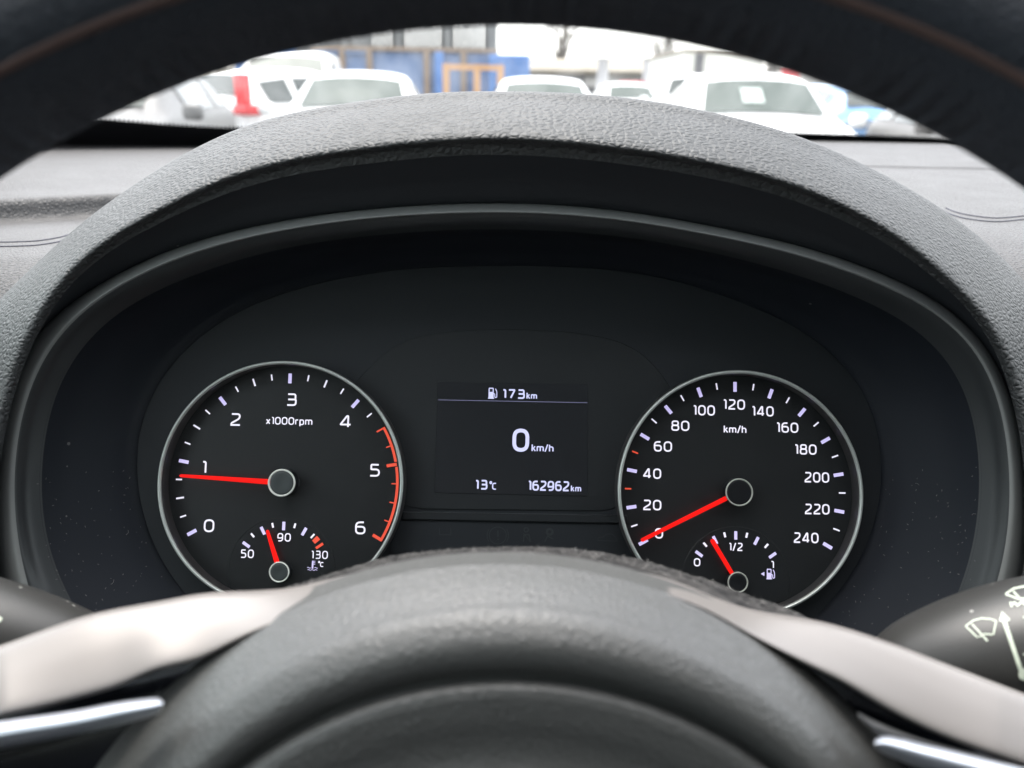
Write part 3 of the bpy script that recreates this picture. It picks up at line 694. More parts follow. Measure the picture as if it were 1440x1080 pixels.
# gloss black inlays behind the chrome
stripobj('spoke_inlay', [(-140, 1010), (0, 985), (120, 960), (290, 890)], [(-140, 1330), (0, 1300), (120, 1250), (290, 1150)], -140, 290, [(0, .1935), (.3, .192), (1, .192)], M_piano)
stripobj('spoke_inlay', [(1120, 905), (1220, 960), (1320, 1010), (1440, 1055), (1580, 1110)], [(1120, 1150), (1220, 1250), (1320, 1300), (1440, 1340), (1580, 1350)], 1120, 1580, [(0, .1935), (.3, .192), (1, .192)], M_piano)
cp = [(0, .178), (.06, .1735), (.25, .1705), (.5, .1695), (.75, .1705), (.94, .1735), (1, .178)]
stripobj('chrome_strip', [(-140, 1034), (0, 1014), (100, 1000), (190, 984), (222, 981), (231, 987)], [(-140, 1082), (0, 1054), (100, 1035), (190, 1014), (222, 1003), (231, 991)], -140, 229, cp, M_chrome)
stripobj('chrome_strip', [(1228, 1043), (1240, 1034), (1300, 1046), (1400, 1070), (1580, 1114)], [(1228, 1049), (1240, 1058), (1300, 1083), (1400, 1116), (1580, 1172)], 1230, 1580, cp, M_chrome)
stripobj('spoke_edge', [(-140, 1078), (0, 1052), (80, 1036), (118, 1030)], [(-140, 1094), (0, 1066), (80, 1045), (118, 1034)], -140, 118, [(0, .179), (.3, .176), (.7, .176), (1, .179)], M_stalk)
stripobj('spoke_edge', [(1196, 996), (1230, 1014), (1300, 1041), (1400, 1068), (1580, 1112)], [(1206, 1010), (1230, 1034), (1300, 1048), (1400, 1073), (1580, 1118)], 1206, 1580, [(0, .179), (.3, .176), (.7, .176), (1, .179)], M_stalk)

# ------------------------------------------------------------------ steering column cover, with dust
CC = thing('steering_column_cover', P(715, 900, .215), 'dusty black steering column cover showing between wheel hub and gauges', 'column cover')
top = [(330, 862), (370, 842), (400, 828), (430, 819), (480, 803), (520, 791), (560, 781), (640, 773), (700, 770), (790, 771), (840, 777), (900, 788), (960, 806), (1002, 818), (1033, 831), (1064, 842), (1100, 854), (1140, 872)]
uu = np.linspace(330, 1140, 160); vv = pchip(*zip(*top), uu)
rows = catrows([np.array([P(u, v + dv, d) for u, v in zip(uu, vv)]) for dv, d in ((30, .30), (4, .262), (0, .245), (6, .232), (22, .222), (60, .215), (160, .215))], 6)
V = np.concatenate(rows); V = V + RNG.normal(0, 1, V.shape) * .00018
mk('upper_shell', V, grid_faces(len(rows), len(uu)), M_fuzz, CC)
mb = MB()
for i in range(1100):
    t = random.random(); u = 350 + 780 * t; v = float(np.interp(u, uu, vv)) + random.uniform(-1, 16)
    p = P(u, v, .236 + random.uniform(-.010, .004)); d = RNG.normal(0, 1, 3); d /= np.linalg.norm(d); l = random.uniform(.0003, .0011)
    mb.tube([p - d * l, p + np.cross(d, [0, 0, 1]) * l * .5, p + d * l], .00007, 3)
M_lint = mat('grey dust lint', (.17, .165, .16), .9)
o = mb.build('dust', M_lint, CC); o['kind'] = 'stuff'
M_lint2 = mat('pale lint', (.33, .32, .30), .9)

# lint lying on the lower corners of the shroud
mb = MB()
for i in range(260):
    q = random.uniform(.03, .165); q = q if random.random() < .5 else 1 - q
    kf = q * (NA - 1); k = int(kf); fr_ = kf - k; t = random.uniform(.1, 1.0)
    p = mix(mix(rB2[k], rC[k], t), mix(rB2[k + 1], rC[k + 1], t), fr_) + CN * .0006 - FW * .0035
    d = CX * RNG.normal() + CY * RNG.normal(); d /= np.linalg.norm(d); l = random.uniform(.0001, .0004) * (3 if random.random() < .06 else 1)
    mb.tube([p - d * l, p + np.cross(d, CN) * l * .4, p + d * l], .00005, 3)
o = mb.build('dust', M_lint2, DASH); o['kind'] = 'stuff'
# ------------------------------------------------------------------ stalks
def stalk(name, label, path, cat='stalk'):
    pts = [P(u, v, d) for u, v, d, r in path]; rad_ = [r for *_, r in path]
    pts = [p[0] for p in catrows([np.array([q]) for q in pts], 8)]; rad_ = [float(p[0]) for p in catrows([np.array([q]) for q in rad_], 8)]
    t = thing(name, pts[0], label, cat)
    b = mk('lever', *tube(pts, rad_, 40), M_stalk, t)
    return t, b, pts, rad_
WS, wl, wp, wr = stalk('wiper_stalk', 'black wiper stalk with white wiper symbols at the right of the wheel', [(1120, 985, .262, .008), (1215, 965, .258, .0095), (1290, 948, .254, .0160), (1370, 935, .250, .0202), (1460, 922, .246, .0222), (1600, 900, .240, .0215), (1700, 885, .236, .0205)])
LS, ll, lp_, lr = stalk('light_stalk', 'black light stalk low at the left of the steering wheel', [(250, 960, .262, .009), (160, 940, .258, .0115), (90, 925, .254, .0150), (0, 905, .250, .0175), (-90, 892, .246, .019), (-220, 880, .240, .019)])
from mathutils.bvhtree import BVHTree
def bvh_of(o):
    r = np.array(o.location); q = o.parent
    while q: r = r + np.array(q.location); q = q.parent
    return BVHTree.FromPolygons([tuple(np.array(w.co) + r) for w in o.data.vertices], [tuple(p.vertices) for p in o.data.polygons])
def decal(b, lines, w, name, m, parent, fills=()):
    """flat print laid on a curved part: pixel polylines dropped onto its surface"""
    mbx = MB()
    def drop(u, v):
        h = b.ray_cast(Vector(CAM), Vector(P(u, v, 1) - CAM).normalized())
        return (np.array(h[0]) - FW * .0003) if h[0] is not None else P(u, v, .24)
    for ln in lines:
        ww = w
        if isinstance(ln, tuple): ln, ww = ln
        d = []
        for a, c in zip(ln[:-1], ln[1:]):
            n = max(1, int(hypot(c[0] - a[0], c[1] - a[1]) / 3))
            d += [(a[0] + (c[0] - a[0]) * i / n, a[1] + (c[1] - a[1]) * i / n) for i in range(n)]
        d.append(ln[-1]); V, Fc = ribbon(d, ww); mbx.add([drop(*p) for p in V], Fc)
    for f in fills: mbx.add([drop(*p) for p in f], [tuple(range(len(f)))])
    return mbx.build(name, m, parent)
mb = MB()
for i in range(500):
    k = random.randint(6, len(wp) - 12); a = random.gauss(0, .45); up_ = np.array([0, .25, .97]); sd_ = -FW
    p = wp[k] + (up_ * cos(a) + sd_ * sin(a)) / np.linalg.norm(up_ * cos(a) + sd_ * sin(a)) * (wr[k] + .0001) + np.array([random.uniform(-.004, .004), 0, 0]) * 0
    d = RNG.normal(0, 1, 3); d /= np.linalg.norm(d); l = random.uniform(.0002, .0007)
    mb.tube([p - d * l, p + np.cross(d, [0, 0, 1]) * l * .5, p + d * l], .00005, 3)
o = mb.build('dust', M_lint2, WS); o['kind'] = 'stuff'
bw = bvh_of(wl)
arc = lambda cx, cy, r, a0, a1, n=10: [(cx + r * cos(radians(a)), cy + r * sin(radians(a))) for a in np.linspace(a0, a1, n)]
decal(bw, [[(1357, 880), (1368, 872), (1380, 869), (1392, 870), (1400, 873)], [(1400, 873), (1396, 892)], [(1357, 880), (1374, 896)], [(1376, 895), (1384, 891), (1395, 892)]], 2.2, 'wiper_symbol', M_mark, wl)
decal(bw, [([(1366, 877), (1388, 901)], 2.6)], 2.2, 'wiper_symbol', M_mark, wl)
decal(bw, [([(1411, 872), (1436, 946)], 6)], 3, 'arrow_symbol', M_mark, wl, fills=[[(1408, 859), (1420, 871), (1413, 875), (1404, 873)], arc(1440, 948, 9, 0, 360, 14)[:-1]])
decal(bw, [[(1413, 835), (1425, 827), (1440, 824), (1460, 826)], [(1413, 835), (1432, 842), (1450, 840)], [(1424, 831), (1438, 846)]], 2.2, 'washer_symbol', M_mark, wl)
decal(bw, [[(1420, 850), (1426, 847), (1430, 851), (1436, 846), (1442, 850)], [(1420, 846), (1422, 853)], [(1438, 920), (1446, 918)], [(1438, 868), (1446, 866)]], 3, 'washer_symbol', M_mark, wl)
bl = bvh_of(ll)
decal(bl, [([(-6, 866), (3, 872)], 7)], 4, 'light_symbol', M_mark, ll)

# ------------------------------------------------------------------ windscreen
WX0, WX1 = -.56, 1.12
def base_edge(x):
    """lower edge of the glass"""
    y = (1.0 - .10 * ((x - .33) / .85) ** 2) * .985
    return np.array([x, y, 0])
glassV = []; NX = 60; NS = 24
# elevation of the dashboard's far end, left and right
zl = PY(200, 197, .95)[2]; zr = PY(1250, 203, .95)[2]
def gp(x, s):
    y0 = base_edge(x)[1]; t = min(1, max(0, (x + .3) / .6)); z0 = (zl * (1 - t) + zr * t) - .004
    top_y = .03 - .06 * ((x - .3) / .85) ** 2
    y = y0 + (top_y - y0) * s; z = z0 + (1.71 - z0) * s + .045 * sin(pi * s)
    xx = .33 + (x - .33) * (1 - .14 * s)
    return np.array([xx, y, z])
WSN = thing('windscreen', gp(.3, 0), 'clear windscreen with a black dotted edge between dashboard and car park', 'windscreen')
for i in range(NX):
    for j in range(NS): glassV.append(gp(WX0 + (WX1 - WX0) * i / (NX - 1), j / (NS - 1)))
mk('glass_pane', glassV, grid_faces(NX, NS), G_screen, WSN)
def frit_top(x):
    """how far the black border climbs the glass, from the photo's left and right ends"""
    return float(np.interp(x, [-.56, -.50, -.42, -.35, -.30, 0, .33, .46, 1.12], [.075, .060, .046, .036, .032, .026, .020, .016, .030]))
fv = []
for i in range(121):
    x = WX0 + (WX1 - WX0) * i / 120
    for s in (0, .4, 1): fv.append(gp(x, frit_top(x) * s) + np.array([0, -.0012, .0006]))
mk('frit_band', fv, grid_faces(121, 3), M_frit, WSN)
mb = MB()
for i in range(420):
    x = WX0 + (WX1 - WX0) * (i + .5) / 420; s = frit_top(x) + .0016
    c = gp(x, s) + np.array([0, -.0012, .0006]); tz = gp(x, s + .001) - gp(x, s); tz /= np.linalg.norm(tz)
    mb.add([c + X0 * .0013 * cos(a) + tz * .0022 * sin(a) for a in np.linspace(0, 2 * pi, 9)[:-1]], [tuple(range(8))])
o = mb.build('frit_dots', M_frit, WSN); o['kind'] = 'stuff'
# grey panel between dash and glass on the right
mb = MB()

# ------------------------------------------------------------------ the rest of the cabin (shades the dashboard)
CB = thing('car_cabin', (.33, -.6, .3), 'pale headliner, dark doors and seats of the car behind the camera', 'car cabin', kind='structure')
mb = MB()
for i in range(12): pass
V = []
for i in range(20):
    for j in range(14):
        x = -.42 + 1.5 * i / 19; y = .0 - 1.96 * j / 13
        V.append((x, y - .06 * ((x - .33) / .75) ** 2, 1.735 + .05 * sin(pi * j / 13) - .05 * ((x - .33) / .75) ** 4))
mk('headliner', V, grid_faces(20, 14), M_cloth, CB)
mb = MB(); mb.tube([(-.56, .93, 1.23), (-.50, .55, 1.48), (-.42, .02, 1.70)], [.035, .03, .03], 10); mb.build('windscreen_pillar', M_cloth, CB, True)
mb = MB(); mb.tube([(1.22, .93, 1.23), (1.16, .55, 1.48), (1.08, .02, 1.70)], [.035, .03, .03], 10); mb.build('windscreen_pillar', M_cloth, CB, True)
for x in (-.60, 1.26):
    MB().box((x - .03, -1.9, .35), (x + .03, .95, 1.17)).build('door_panel', M_door, CB, bevel=.01)
    xs_ = .06 if x < 0 else -.06
    MB().tube([(x, -.35, 1.1), (x + xs_ * 3, -.40, 1.72)], .045, 8).build('door_pillar', M_cloth, CB, True)
    MB().tube([(x, -1.6, 1.1), (x + xs_ * 3, -1.75, 1.72)], .07, 8).build('door_pillar', M_cloth, CB, True)
for x, xt in ((-.60, -.42), (1.26, 1.08)):
    mk('side_glass', [(x, .80, 1.17), (x, -.35, 1.17), (xt, -.38, 1.72), (xt, .02, 1.70)], [(0, 1, 2, 3)], G_side, CB, False)
    mk('rear_side_glass', [(x, -.36, 1.17), (x, -1.85, 1.17), (xt, -1.85, 1.72), (xt, -.39, 1.72)], [(0, 1, 2, 3)], G_tint, CB, False)
mk('rear_glass', [(-.6, -1.93, 1.2), (1.26, -1.93, 1.2), (1.08, -1.93, 1.72), (-.42, -1.93, 1.72)], [(0, 1, 2, 3)], G_tint, CB, False)
MB().box((-.6, -1.95, .35), (1.26, -1.90, 1.2)).build('rear_panel', M_door, CB)
MB().box((-.6, -1.95, .30), (1.26, .95, .35)).build('floor_pan', M_door, CB)
MB().box((-.6, .62, .35), (1.26, .66, 1.1)).build('footwell_wall', M_door, CB)
for x in (0, .72):
    MB().box((x - .26, -.62, .70), (x + .26, -.46, 1.38)).build('seat_back', M_seat, CB, bevel=.05)
    MB().box((x - .14, -.60, 1.40), (x + .14, -.50, 1.60)).build('head_rest', M_seat, CB, bevel=.04)

# ================================================================== OUTSIDE
M_asph = mat('asphalt', (.06, .06, .062), .9, build=noisecol((.045, .045, .047), (.075, .075, .077), 6, 8))
gv = [(-400, -60, 0), (400, -60, 0), (400, 500, 0), (-400, 500, 0)]
g = mk('ground', gv, [(0, 1, 2, 3)], M_asph, None, False); g['kind'] = 'structure'
def paint(name, c, rough=.3, metal=0, coat=.5): return mat(name, c, rough, metal, coat=coat)
M_white = paint('white car paint', (.78, .79, .78)); M_silver = paint('silver car paint', (.12, .12, .118), .45, .2, .05)
M_blue = paint('pale blue car paint', (.13, .30, .55)); M_brown = paint('bronze grey car paint', (.062, .055, .050), .4, .2, .1)
M_cglass = mat('car window glass', (.055, .072, .064), .15, spec=.12)
M_cglass2 = mat('dark car window glass', (.05, .06, .058), .12, spec=.28)
M_tyre = mat('tyre rubber', (.02, .02, .02), .8); M_alloy = mat('wheel alloy', (.5, .5, .5), .35, metal=.8)
M_blk = mat('black car plastic', (.02, .02, .022), .6); M_lamp = mat('headlamp cover', (.6, .62, .64), .1, metal=.3)
M_tail = mat('red tail lamp', (.62, .012, .02), .25); M_plate = mat('number plate', (.75, .75, .72), .5)
M_paper = mat('white paper sheet', (.36, .42, .39), .8)
SHAPE = {  # y along the car (front negative), belt/top heights, half widths;   rows: y, z_sill, z_belt, z_top, w_low, w_belt, w_top
 'sedan': [(-2.15, .35, .60, .68, .55, .62, .50), (-2.05, .25, .68, .76, .78, .78, .62), (-1.5, .22, .86, .92, .88, .86, .70), (-.95, .22, .95, .99, .90, .88, .76), (-.80, .22, .96, 1.02, .90, .88, .72), (-.15, .22, .97, 1.37, .90, .88, .60), (.25, .22, .97, 1.45, .90, .88, .58), (.85, .22, .97, 1.43, .90, .88, .57), (1.45, .22, .98, 1.22, .90, .87, .60), (1.80, .24, .98, 1.05, .88, .84, .66), (2.15, .28, .94, 1.00, .80, .78, .62), (2.25, .40, .80, .88, .70, .68, .55)],
 'hatch': [(-2.0, .35, .62, .70, .55, .62, .50), (-1.9, .25, .72, .80, .78, .78, .62), (-1.4, .22, .90, .97, .88, .86, .72), (-.98, .22, .97, 1.03, .90, .88, .78), (-.85, .22, .98, 1.06, .90, .88, .74), (-.20, .22, .99, 1.42, .90, .88, .62), (.20, .22, .99, 1.50, .90, .88, .60), (.95, .22, 1.0, 1.48, .90, .88, .59), (1.55, .22, 1.01, 1.40, .90, .88, .58), (1.90, .26, 1.0, 1.10, .86, .84, .66), (2.02, .32, .90, .95, .78, .76, .60)],
 'suv': [(-2.2, .38, .74, .82, .60, .66, .54), (-2.1, .28, .86, .94, .82, .82, .68), (-1.5, .25, 1.0, 1.07, .93, .90, .76), (-1.0, .25, 1.05, 1.11, .94, .92, .80), (-.88, .25, 1.06, 1.14, .94, .92, .78), (-.25, .25, 1.07, 1.56, .94, .92, .66), (.2, .25, 1.07, 1.64, .94, .92, .64), (1.1, .25, 1.08, 1.63, .94, .92, .64), (1.85, .25, 1.10, 1.56, .94, .92, .64), (2.12, .28, 1.08, 1.20, .90, .88, .74), (2.22, .35, .95, 1.0, .84, .82, .68)],
 'van': [(-2.2, .38, .80, .88, .65, .70, .58), (-2.1, .28, .95, 1.02, .84, .84, .72), (-1.6, .25, 1.10, 1.17, .93, .90, .80), (-1.35, .25, 1.14, 1.22, .94, .92, .84), (-1.2, .25, 1.15, 1.26, .94, .92, .82), (-.60, .25, 1.16, 1.76, .94, .93, .72), (-.2, .25, 1.17, 1.86, .94, .93, .72), (1.0, .25, 1.17, 1.88, .94, .93, .74), (2.0, .25, 1.17, 1.86, .94, .93, .76), (2.2, .28, 1.15, 1.78, .92, .91, .76), (2.24, .35, 1.1, 1.60, .90, .90, .76)],
}
WIN = {'sedan': (4, 5, [(5, 7), (7, 8)], (7, 9)), 'hatch': (4, 5, [(5, 7), (7, 8)], (8, 9)), 'suv': (4, 5, [(5, 7), (7, 8)], (8, 9)), 'van': (4, 5, [(4.6, 5.9)], None)}
def car(kind, label, x, y, rz, paintm, name='parked_car', glassm=None, cat='car', extras=(), sc=1.0, gl_side=None, tails=True, group='cars parked in the lot beyond the windscreen'):
    t = thing(name, (x, y, 0), label, cat, group, rz); S = np.array(SHAPE[kind], float); n = len(S)
    glassm = glassm or M_cglass; gl_side = gl_side or M_cglass2
    def sec(s):
        """cross-section points of the right half at fractional station s"""
        y_, zs, zb, zt, wl, wb, wt = [np.interp(s, range(n), S[:, k]) for k in range(7)]
        cr = .035 if zt - zb > .2 else .03
        return np.array([[wl * .88, y_, zs], [wl, y_, zs + .12], [wl + .012, y_, (zs + zb) / 2], [wb + .005, y_, zb - .05], [wb - .012, y_, zb], [wt + (wb - wt) * .45, y_, zb + (zt - zb) * .5], [wt + .015, y_, zt - .045], [wt - .03, y_, zt - .008], [wt * .5, y_, zt + cr * .75], [0, y_, zt + cr]])
    fr = sorted(set(list(np.arange(0, n - 1 + .01, .25)))); V = []; m = 19
    for s in fr:
        h = sec(s); V += [tuple(p) for p in h] + [(-p[0], p[1], p[2]) for p in h[-2::-1]]
    Fc = grid_faces(len(fr), m) + [tuple(range(m)), tuple(range(len(V) - m, len(V)))[::-1]]
    b = mk('body', V, Fc, paintm, t, True, False)
    e = b.modifiers.new('s', 'SUBSURF'); e.levels = 1; e.render_levels = 1
    w0, w1, sides, rear = WIN[kind]
    def ws(name_, s0, s1, inset_, m_, off):
        Vw = []
        for i in range(7):
            s = s0 + (s1 - s0) * (inset_ + (1 - 2 * inset_) * i / 6); h = sec(s)
            for j in range(13):
                q = -1 + 2 * j / 12; q *= (.93 - inset_)
                xx = h[7][0] * q + (.03 * q); z = np.interp(abs(xx), [0, h[8][0], h[7][0], h[6][0] + .03], [h[9][2], h[8][2], h[7][2], h[6][2]])
                Vw.append((xx, h[0][1] - off * (1 if s1 > s0 and s0 < n / 2 else -1), z + off))
        return mk(name_, Vw, grid_faces(7, 13), m_, t, True, False)
    g_ = ws('windscreen_glass', w0, w1, .07, glassm, .018)
    if rear: ws('rear_window', rear[0], rear[1], .10, gl_side, .018)
    for sgn in (-1, 1):
        for s0, s1 in sides:
            Vw = []
            for i in range(5):
                s = s0 + (s1 - s0) * (.06 + .88 * i / 4); h = sec(s)
                for q in (.12, .5, .88):
                    xx = np.interp(q, [0, .5, 1], [h[4][0], h[5][0], h[6][0]]); z = np.interp(q, [0, .5, 1], [h[4][2], h[5][2], h[6][2]])
                    Vw.append((sgn * (xx + .014), h[0][1], z))
            mk('side_window', Vw, grid_faces(5, 3), gl_side, t, True, False)
        hm = sec(4.2)[4]; MB().box((sgn * (hm[0] + .14) - .09, hm[1] - .02, hm[2] + .0), (sgn * (hm[0] + .14) + .09, hm[1] + .08, hm[2] + .14)).build('mirror', paintm, t, True, False, bevel=.04)
        z0 = S[1][2]
        MB().box((sgn * .62 - .15, S[1][0] - .05, z0 - .10), (sgn * .62 + .15, S[1][0] + .18, z0 + .03)).build('headlight', M_lamp, t, True, False, bevel=.03)
        ye = S[-2][0]
        if tails: MB().box((sgn * (S[-2][4] - .12) - .09, ye - .14, S[-2][2] - .28), (sgn * (S[-2][4] - .12) + .09, ye + .03, S[-2][2] - .02)).build('tail_light', M_tail, t, True, False, bevel=.02)
        for yy in (S[0][0] + .85, S[-1][0] - .85):
            c = [(sgn * .72, yy, .32), (sgn * .93, yy, .32)]
            wv = MB(); wv.tube([(sgn * .74, yy, .32), (sgn * .92, yy, .32), (sgn * .925, yy, .32)], [.32, .32, .28], 24); w_ = wv.build('wheel', M_tyre, t, False, False)
            wv = MB(); wv.tube([(sgn * .90, yy, .32), (sgn * .935, yy, .32)], [.21, .19], 20); wv.build('wheel_rim', M_alloy, w_, False, False)
    MB().box((-.45, S[1][0] - .06, .42), (.45, S[1][0] + .05, .56)).build('grille', M_blk, t, False, False, bevel=.02)
    MB().box((-.26, S[0][0] - .02, .36), (.26, S[0][0] + .02, .46)).build('number_plate', M_plate, t, False, False)
    MB().box((-.26, S[-1][0] - .02, .60), (.26, S[-1][0] + .02, .71)).build('number_plate', M_plate, t, False, False)
    if sc != 1: t.scale = (sc,) * 3
    return t, sec
def ux(u, d): return (u - 720) / F_PX * d / cos(0) * 1.0
def GX(u, v, y): return PY(u, v, y)[0]
c1, _ = car('sedan', 'white saloon car facing the windscreen behind the hood, left of centre', GX(487, 120, 10.3), 10.3 + .8, radians(4), M_white)
c2, _ = car('sedan', 'white car directly behind the top of the hood, roof and screen edge showing', GX(765, 120, 12.5), 12.5 + .5, radians(2), M_white)
c3, sec3 = car('hatch', 'white car at the right with a paper sheet inside its windscreen', GX(1082, 140, 9.3), 9.3 + .8, radians(-3), M_white)
pz = lambda y: 1.06 + (y + .85) / .65 * .36
mk('paper_sheet', [(x, y, pz(y) + o_) for o_ in (.066, .070) for x, y in ((-.20, -.70), (.02, -.70), (.02, -.44), (-.20, -.44))], [(3, 2, 1, 0), (4, 5, 6, 7), (0, 1, 5, 4), (1, 2, 6, 5), (2, 3, 7, 6), (3, 0, 4, 7)], M_paper, c3, False, False)
c4, _ = car('suv', 'white car between the other white cars, its rear window dark', GX(985, 125, 19), 19 + .8, radians(172), M_white)
c5, _ = car('hatch', 'pale blue car peeking out behind the right-hand white car', GX(1215, 140, 14.0), 14.0 + .9, radians(178), M_blue)
c6, _ = car('hatch', 'bronze grey car at the far right above the dashboard edge', 4.75, 8.6, radians(-7), M_brown)
c7, _ = car('hatch', 'silver grey car at the far left, its side windows above the dashboard', -3.95, 8.5, radians(6), M_silver)
c8, _ = car('hatch', 'white estate with a tall red tail lamp beside the silver car', -3.42, 14.0, radians(152), M_white, tails=False)
for q in ((1.0),):
    MB().box((-.80, 1.80, 1.02), (-.66, 1.98, 1.42)).build('tail_light', M_tail, c8, True, False, bevel=.02)
    MB().box((-.92, 1.74, .90), (-.66, 2.04, 1.03)).build('tail_light', M_tail, c8, True, False, bevel=.02)
car('hatch', 'small white car far back in front of the red lettering', GX(888, 120, 24), 24.8, radians(3), M_white)
c9, _ = car('van', 'white panel van with high roof behind the left-hand cars', GX(385, 100, 15.6), 15.6 + 1.2, radians(8), M_white, name='parked_van', cat='van', group='vans parked in the lot')
# L-shaped lamp of the estate
MB()

# background things
M_corr = mat('blue container steel', (.045, .16, .42), .5, build=noisecol((.035, .14, .38), (.06, .19, .46), 3, 5))
M_tarp = mat('faded blue sheet', (.12, .19, .34), .7, build=noisecol((.09, .16, .30), (.17, .24, .38), 1.2, 5))
M_rust = mat('rusty brown steel', (.22, .16, .11), .8); M_orange = mat('orange timber frame', (.48, .27, .12), .7)
M_steel = mat('dark steel', (.10, .105, .10), .6); M_conc = mat('pale render', (.42, .41, .38), .8, build=noisecol((.38, .37, .34), (.46, .45, .42), .7, 5))
M_roof = mat('beige roof sheeting', (.19, .165, .115), .7, build=noisecol((.16, .14, .10), (.22, .19, .14), .4, 5)); M_wallg = mat('grey wall', (.11, .11, .115), .8)
M_bark = mat('bark', (.09, .075, .06), .9); M_red = mat('red sign', (.55, .03, .04), .5); M_trailer = mat('cream box body', (.70, .70, .62), .5)
M_pane = mat('building window pane', (.05, .06, .07), .1, spec=.8); M_wtxt = mat('white lettering', (.75, .75, .75), .6)
def Z(v, u, y): return PY(u, v, y)[2]
def span(u0, u1, y): return GX(u0, 100, y), GX(u1, 100, y)
def boxthing(name, label, cat, u0, u1, vt_, y, depth, m, ribs=0, rm=None, group=None, bot=0, part='panel'):
    x0, x1 = span(u0, u1, y); zt = Z(vt_, (u0 + u1) / 2, y)
    t = thing(name, ((x0 + x1) / 2, y, 0), label, cat, group)
    MB().box((x0, y, bot), (x1, y + depth, zt)).build(part, m, t, bevel=.02)
    for i in range(ribs):
        x = x0 + (x1 - x0) * (i + .5) / ribs
        MB().box((x - .06, y - .05, bot + .1), (x + .06, y - .001, zt - .08)).build('rib', rm or m, t)
    return t, x0, x1, zt
boxthing('shipping_container', 'bright blue container above the van roof at the left', 'container', 330, 492, 30, 34, 2.4, M_corr, 14)
boxthing('shipping_container', 'bright blue container end at the right of the cage racks', 'container', 688, 745, 77, 27.5, 5, M_corr, 7)
# blue sheet fence with rusty posts and rails
t, x0, x1, zt = boxthing('sheet_fence', 'faded blue sheet fence with brown posts behind the parked cars', 'fence', 440, 700, 72, 29, .06, M_tarp, 0)
for u in (482, 520, 600, 652): 
    x = GX(u, 100, 28.9); MB().box((x - .09, 28.84, 0), (x + .09, 28.99, zt + .05)).build('post', M_rust, t)
for z in (zt - .05, zt - .55, zt - 1.0): MB().box((x0, 28.87, z - .05), (GX(522, 100, 28.9), 28.92, z + .02)).build('rail', M_tarp, t)
MB().box((x0, 28.85, zt), (x1, 29.08, zt + .12)).build('top_rail', M_rust, t)
x = GX(618, 100, 28.9); MB().box((x - .14, 28.8, 1.0), (x + .14, 28.98, zt)).build('blue_post', M_corr, t)
# cage racks standing above the fence: steel uprights with white sky between
CG = thing('cage_rack', (GX(570, 60, 33), 33, 0), 'dark steel cage rack rising over the blue fence', 'rack')
xa, xb = span(425, 690, 33); zt = Z(-30, 560, 33); z0 = Z(78, 560, 33)
nb = 35
for i in range(nb + 1):
    x = xa + (xb - xa) * i / nb; big = i in (0, 8, 18, 27, nb)
    if i < 14 and random.random() < .0: continue
    w = .22 if big else .08
    MB().box((x - w, 33, 0 if big else z0 - .1), (x + w, 33 + w, zt)).build('upright', M_steel, CG)
for z in (z0, z0 + .25, z0 + 1.9, z0 + 3.0): MB().box((xa, 33.1, z - .07), (xb, 33.2, z + .07)).build('crossbar', M_steel, CG)
MB().box((xa, 33.4, z0 - .1), (GX(520, 60, 33.4), 34.0, zt)).build('stacked_panel', M_wallg, CG)
for k in range(3):
    x = GX(600 + k * 28, 50, 33); MB().tube([(x, 32.9, z0 + 1.0), (x + .9, 32.9, z0 + 2.9)], .05, 6).build('brace', M_steel, CG)
# orange frame
OF = thing('timber_frame', (GX(665, 100, 25), 25, 0), 'orange brown timber frame standing before the blue fence', 'frame')
xa, xb = span(627, 704, 25); zt = Z(90, 665, 25)
for x in (xa, (xa + xb) / 2 + .1, xb): MB().box((x - .09, 25, 0), (x + .09, 25.12, zt)).build('post', M_orange, OF)
MB().box((xa + .09, 25.01, zt - .16), (xb - .09, 25.11, zt - .01)).build('beam', M_orange, OF)
# low building far behind
xa, xb = span(742, 1040, 60); zr_ = Z(87, 880, 60); ze = Z(100, 880, 60)
B = thing('low_building', ((xa + xb) / 2, 60, 0), 'long low grey building with beige roof beyond the car park', 'building')
MB().box((xa, 60, 0), (xb, 72, ze)).build('wall', M_wallg, B)
V = [(xa - .5, 59.2, ze), (xb + .5, 59.2, ze), (xb + .5, 66, zr_ + .3), (xa - .5, 66, zr_ + .3), (xb + .5, 73, ze), (xa - .5, 73, ze), (xa - .5, 59.2, ze - .25), (xb + .5, 59.2, ze - .25), (xb + .5, 73, ze - .25), (xa - .5, 73, ze - .25)]
mk('roof', V, [(0, 1, 2, 3), (3, 2, 4, 5), (6, 7, 1, 0), (7, 8, 4, 2, 1), (9, 6, 0, 3, 5)], M_roof, B, False)
for u in (765, 790, 815, 870, 890, 935, 960):
    x = GX(u, 110, 59.9); f = MB().box((x - .55, 59.9, ze - 2.2), (x + .55, 59.99, ze - .5)).build('window', M_pane, B); 
    MB().box((x - .03, 59.84, ze - 2.2), (x + .03, 59.899, ze - .5)).build('glazing_bar', M_conc, f)
MB().box((GX(848, 100, 59.8) - 1.2, 59.7, ze - 1.0), (GX(900, 100, 59.8), 59.85, ze - .4)).build('canopy', M_conc, B)
for u, lab in ((848, 'white post standing left of the red lettered sign'), (912, 'white post standing right of the red lettered sign')):
    d = 40; x = GX(u, 100, d); zt = Z(84, u, d)
    t = thing('white_post', (x, d, 0), lab, 'post', 'white posts before the low building')
    MB().tube([(x, d, 0), (x, d, zt)], .25, 14).build('shaft', M_wtxt, t, True); MB().box((x - .32, d - .32, zt), (x + .32, d + .32, zt + .08)).build('cap', M_conc, t)
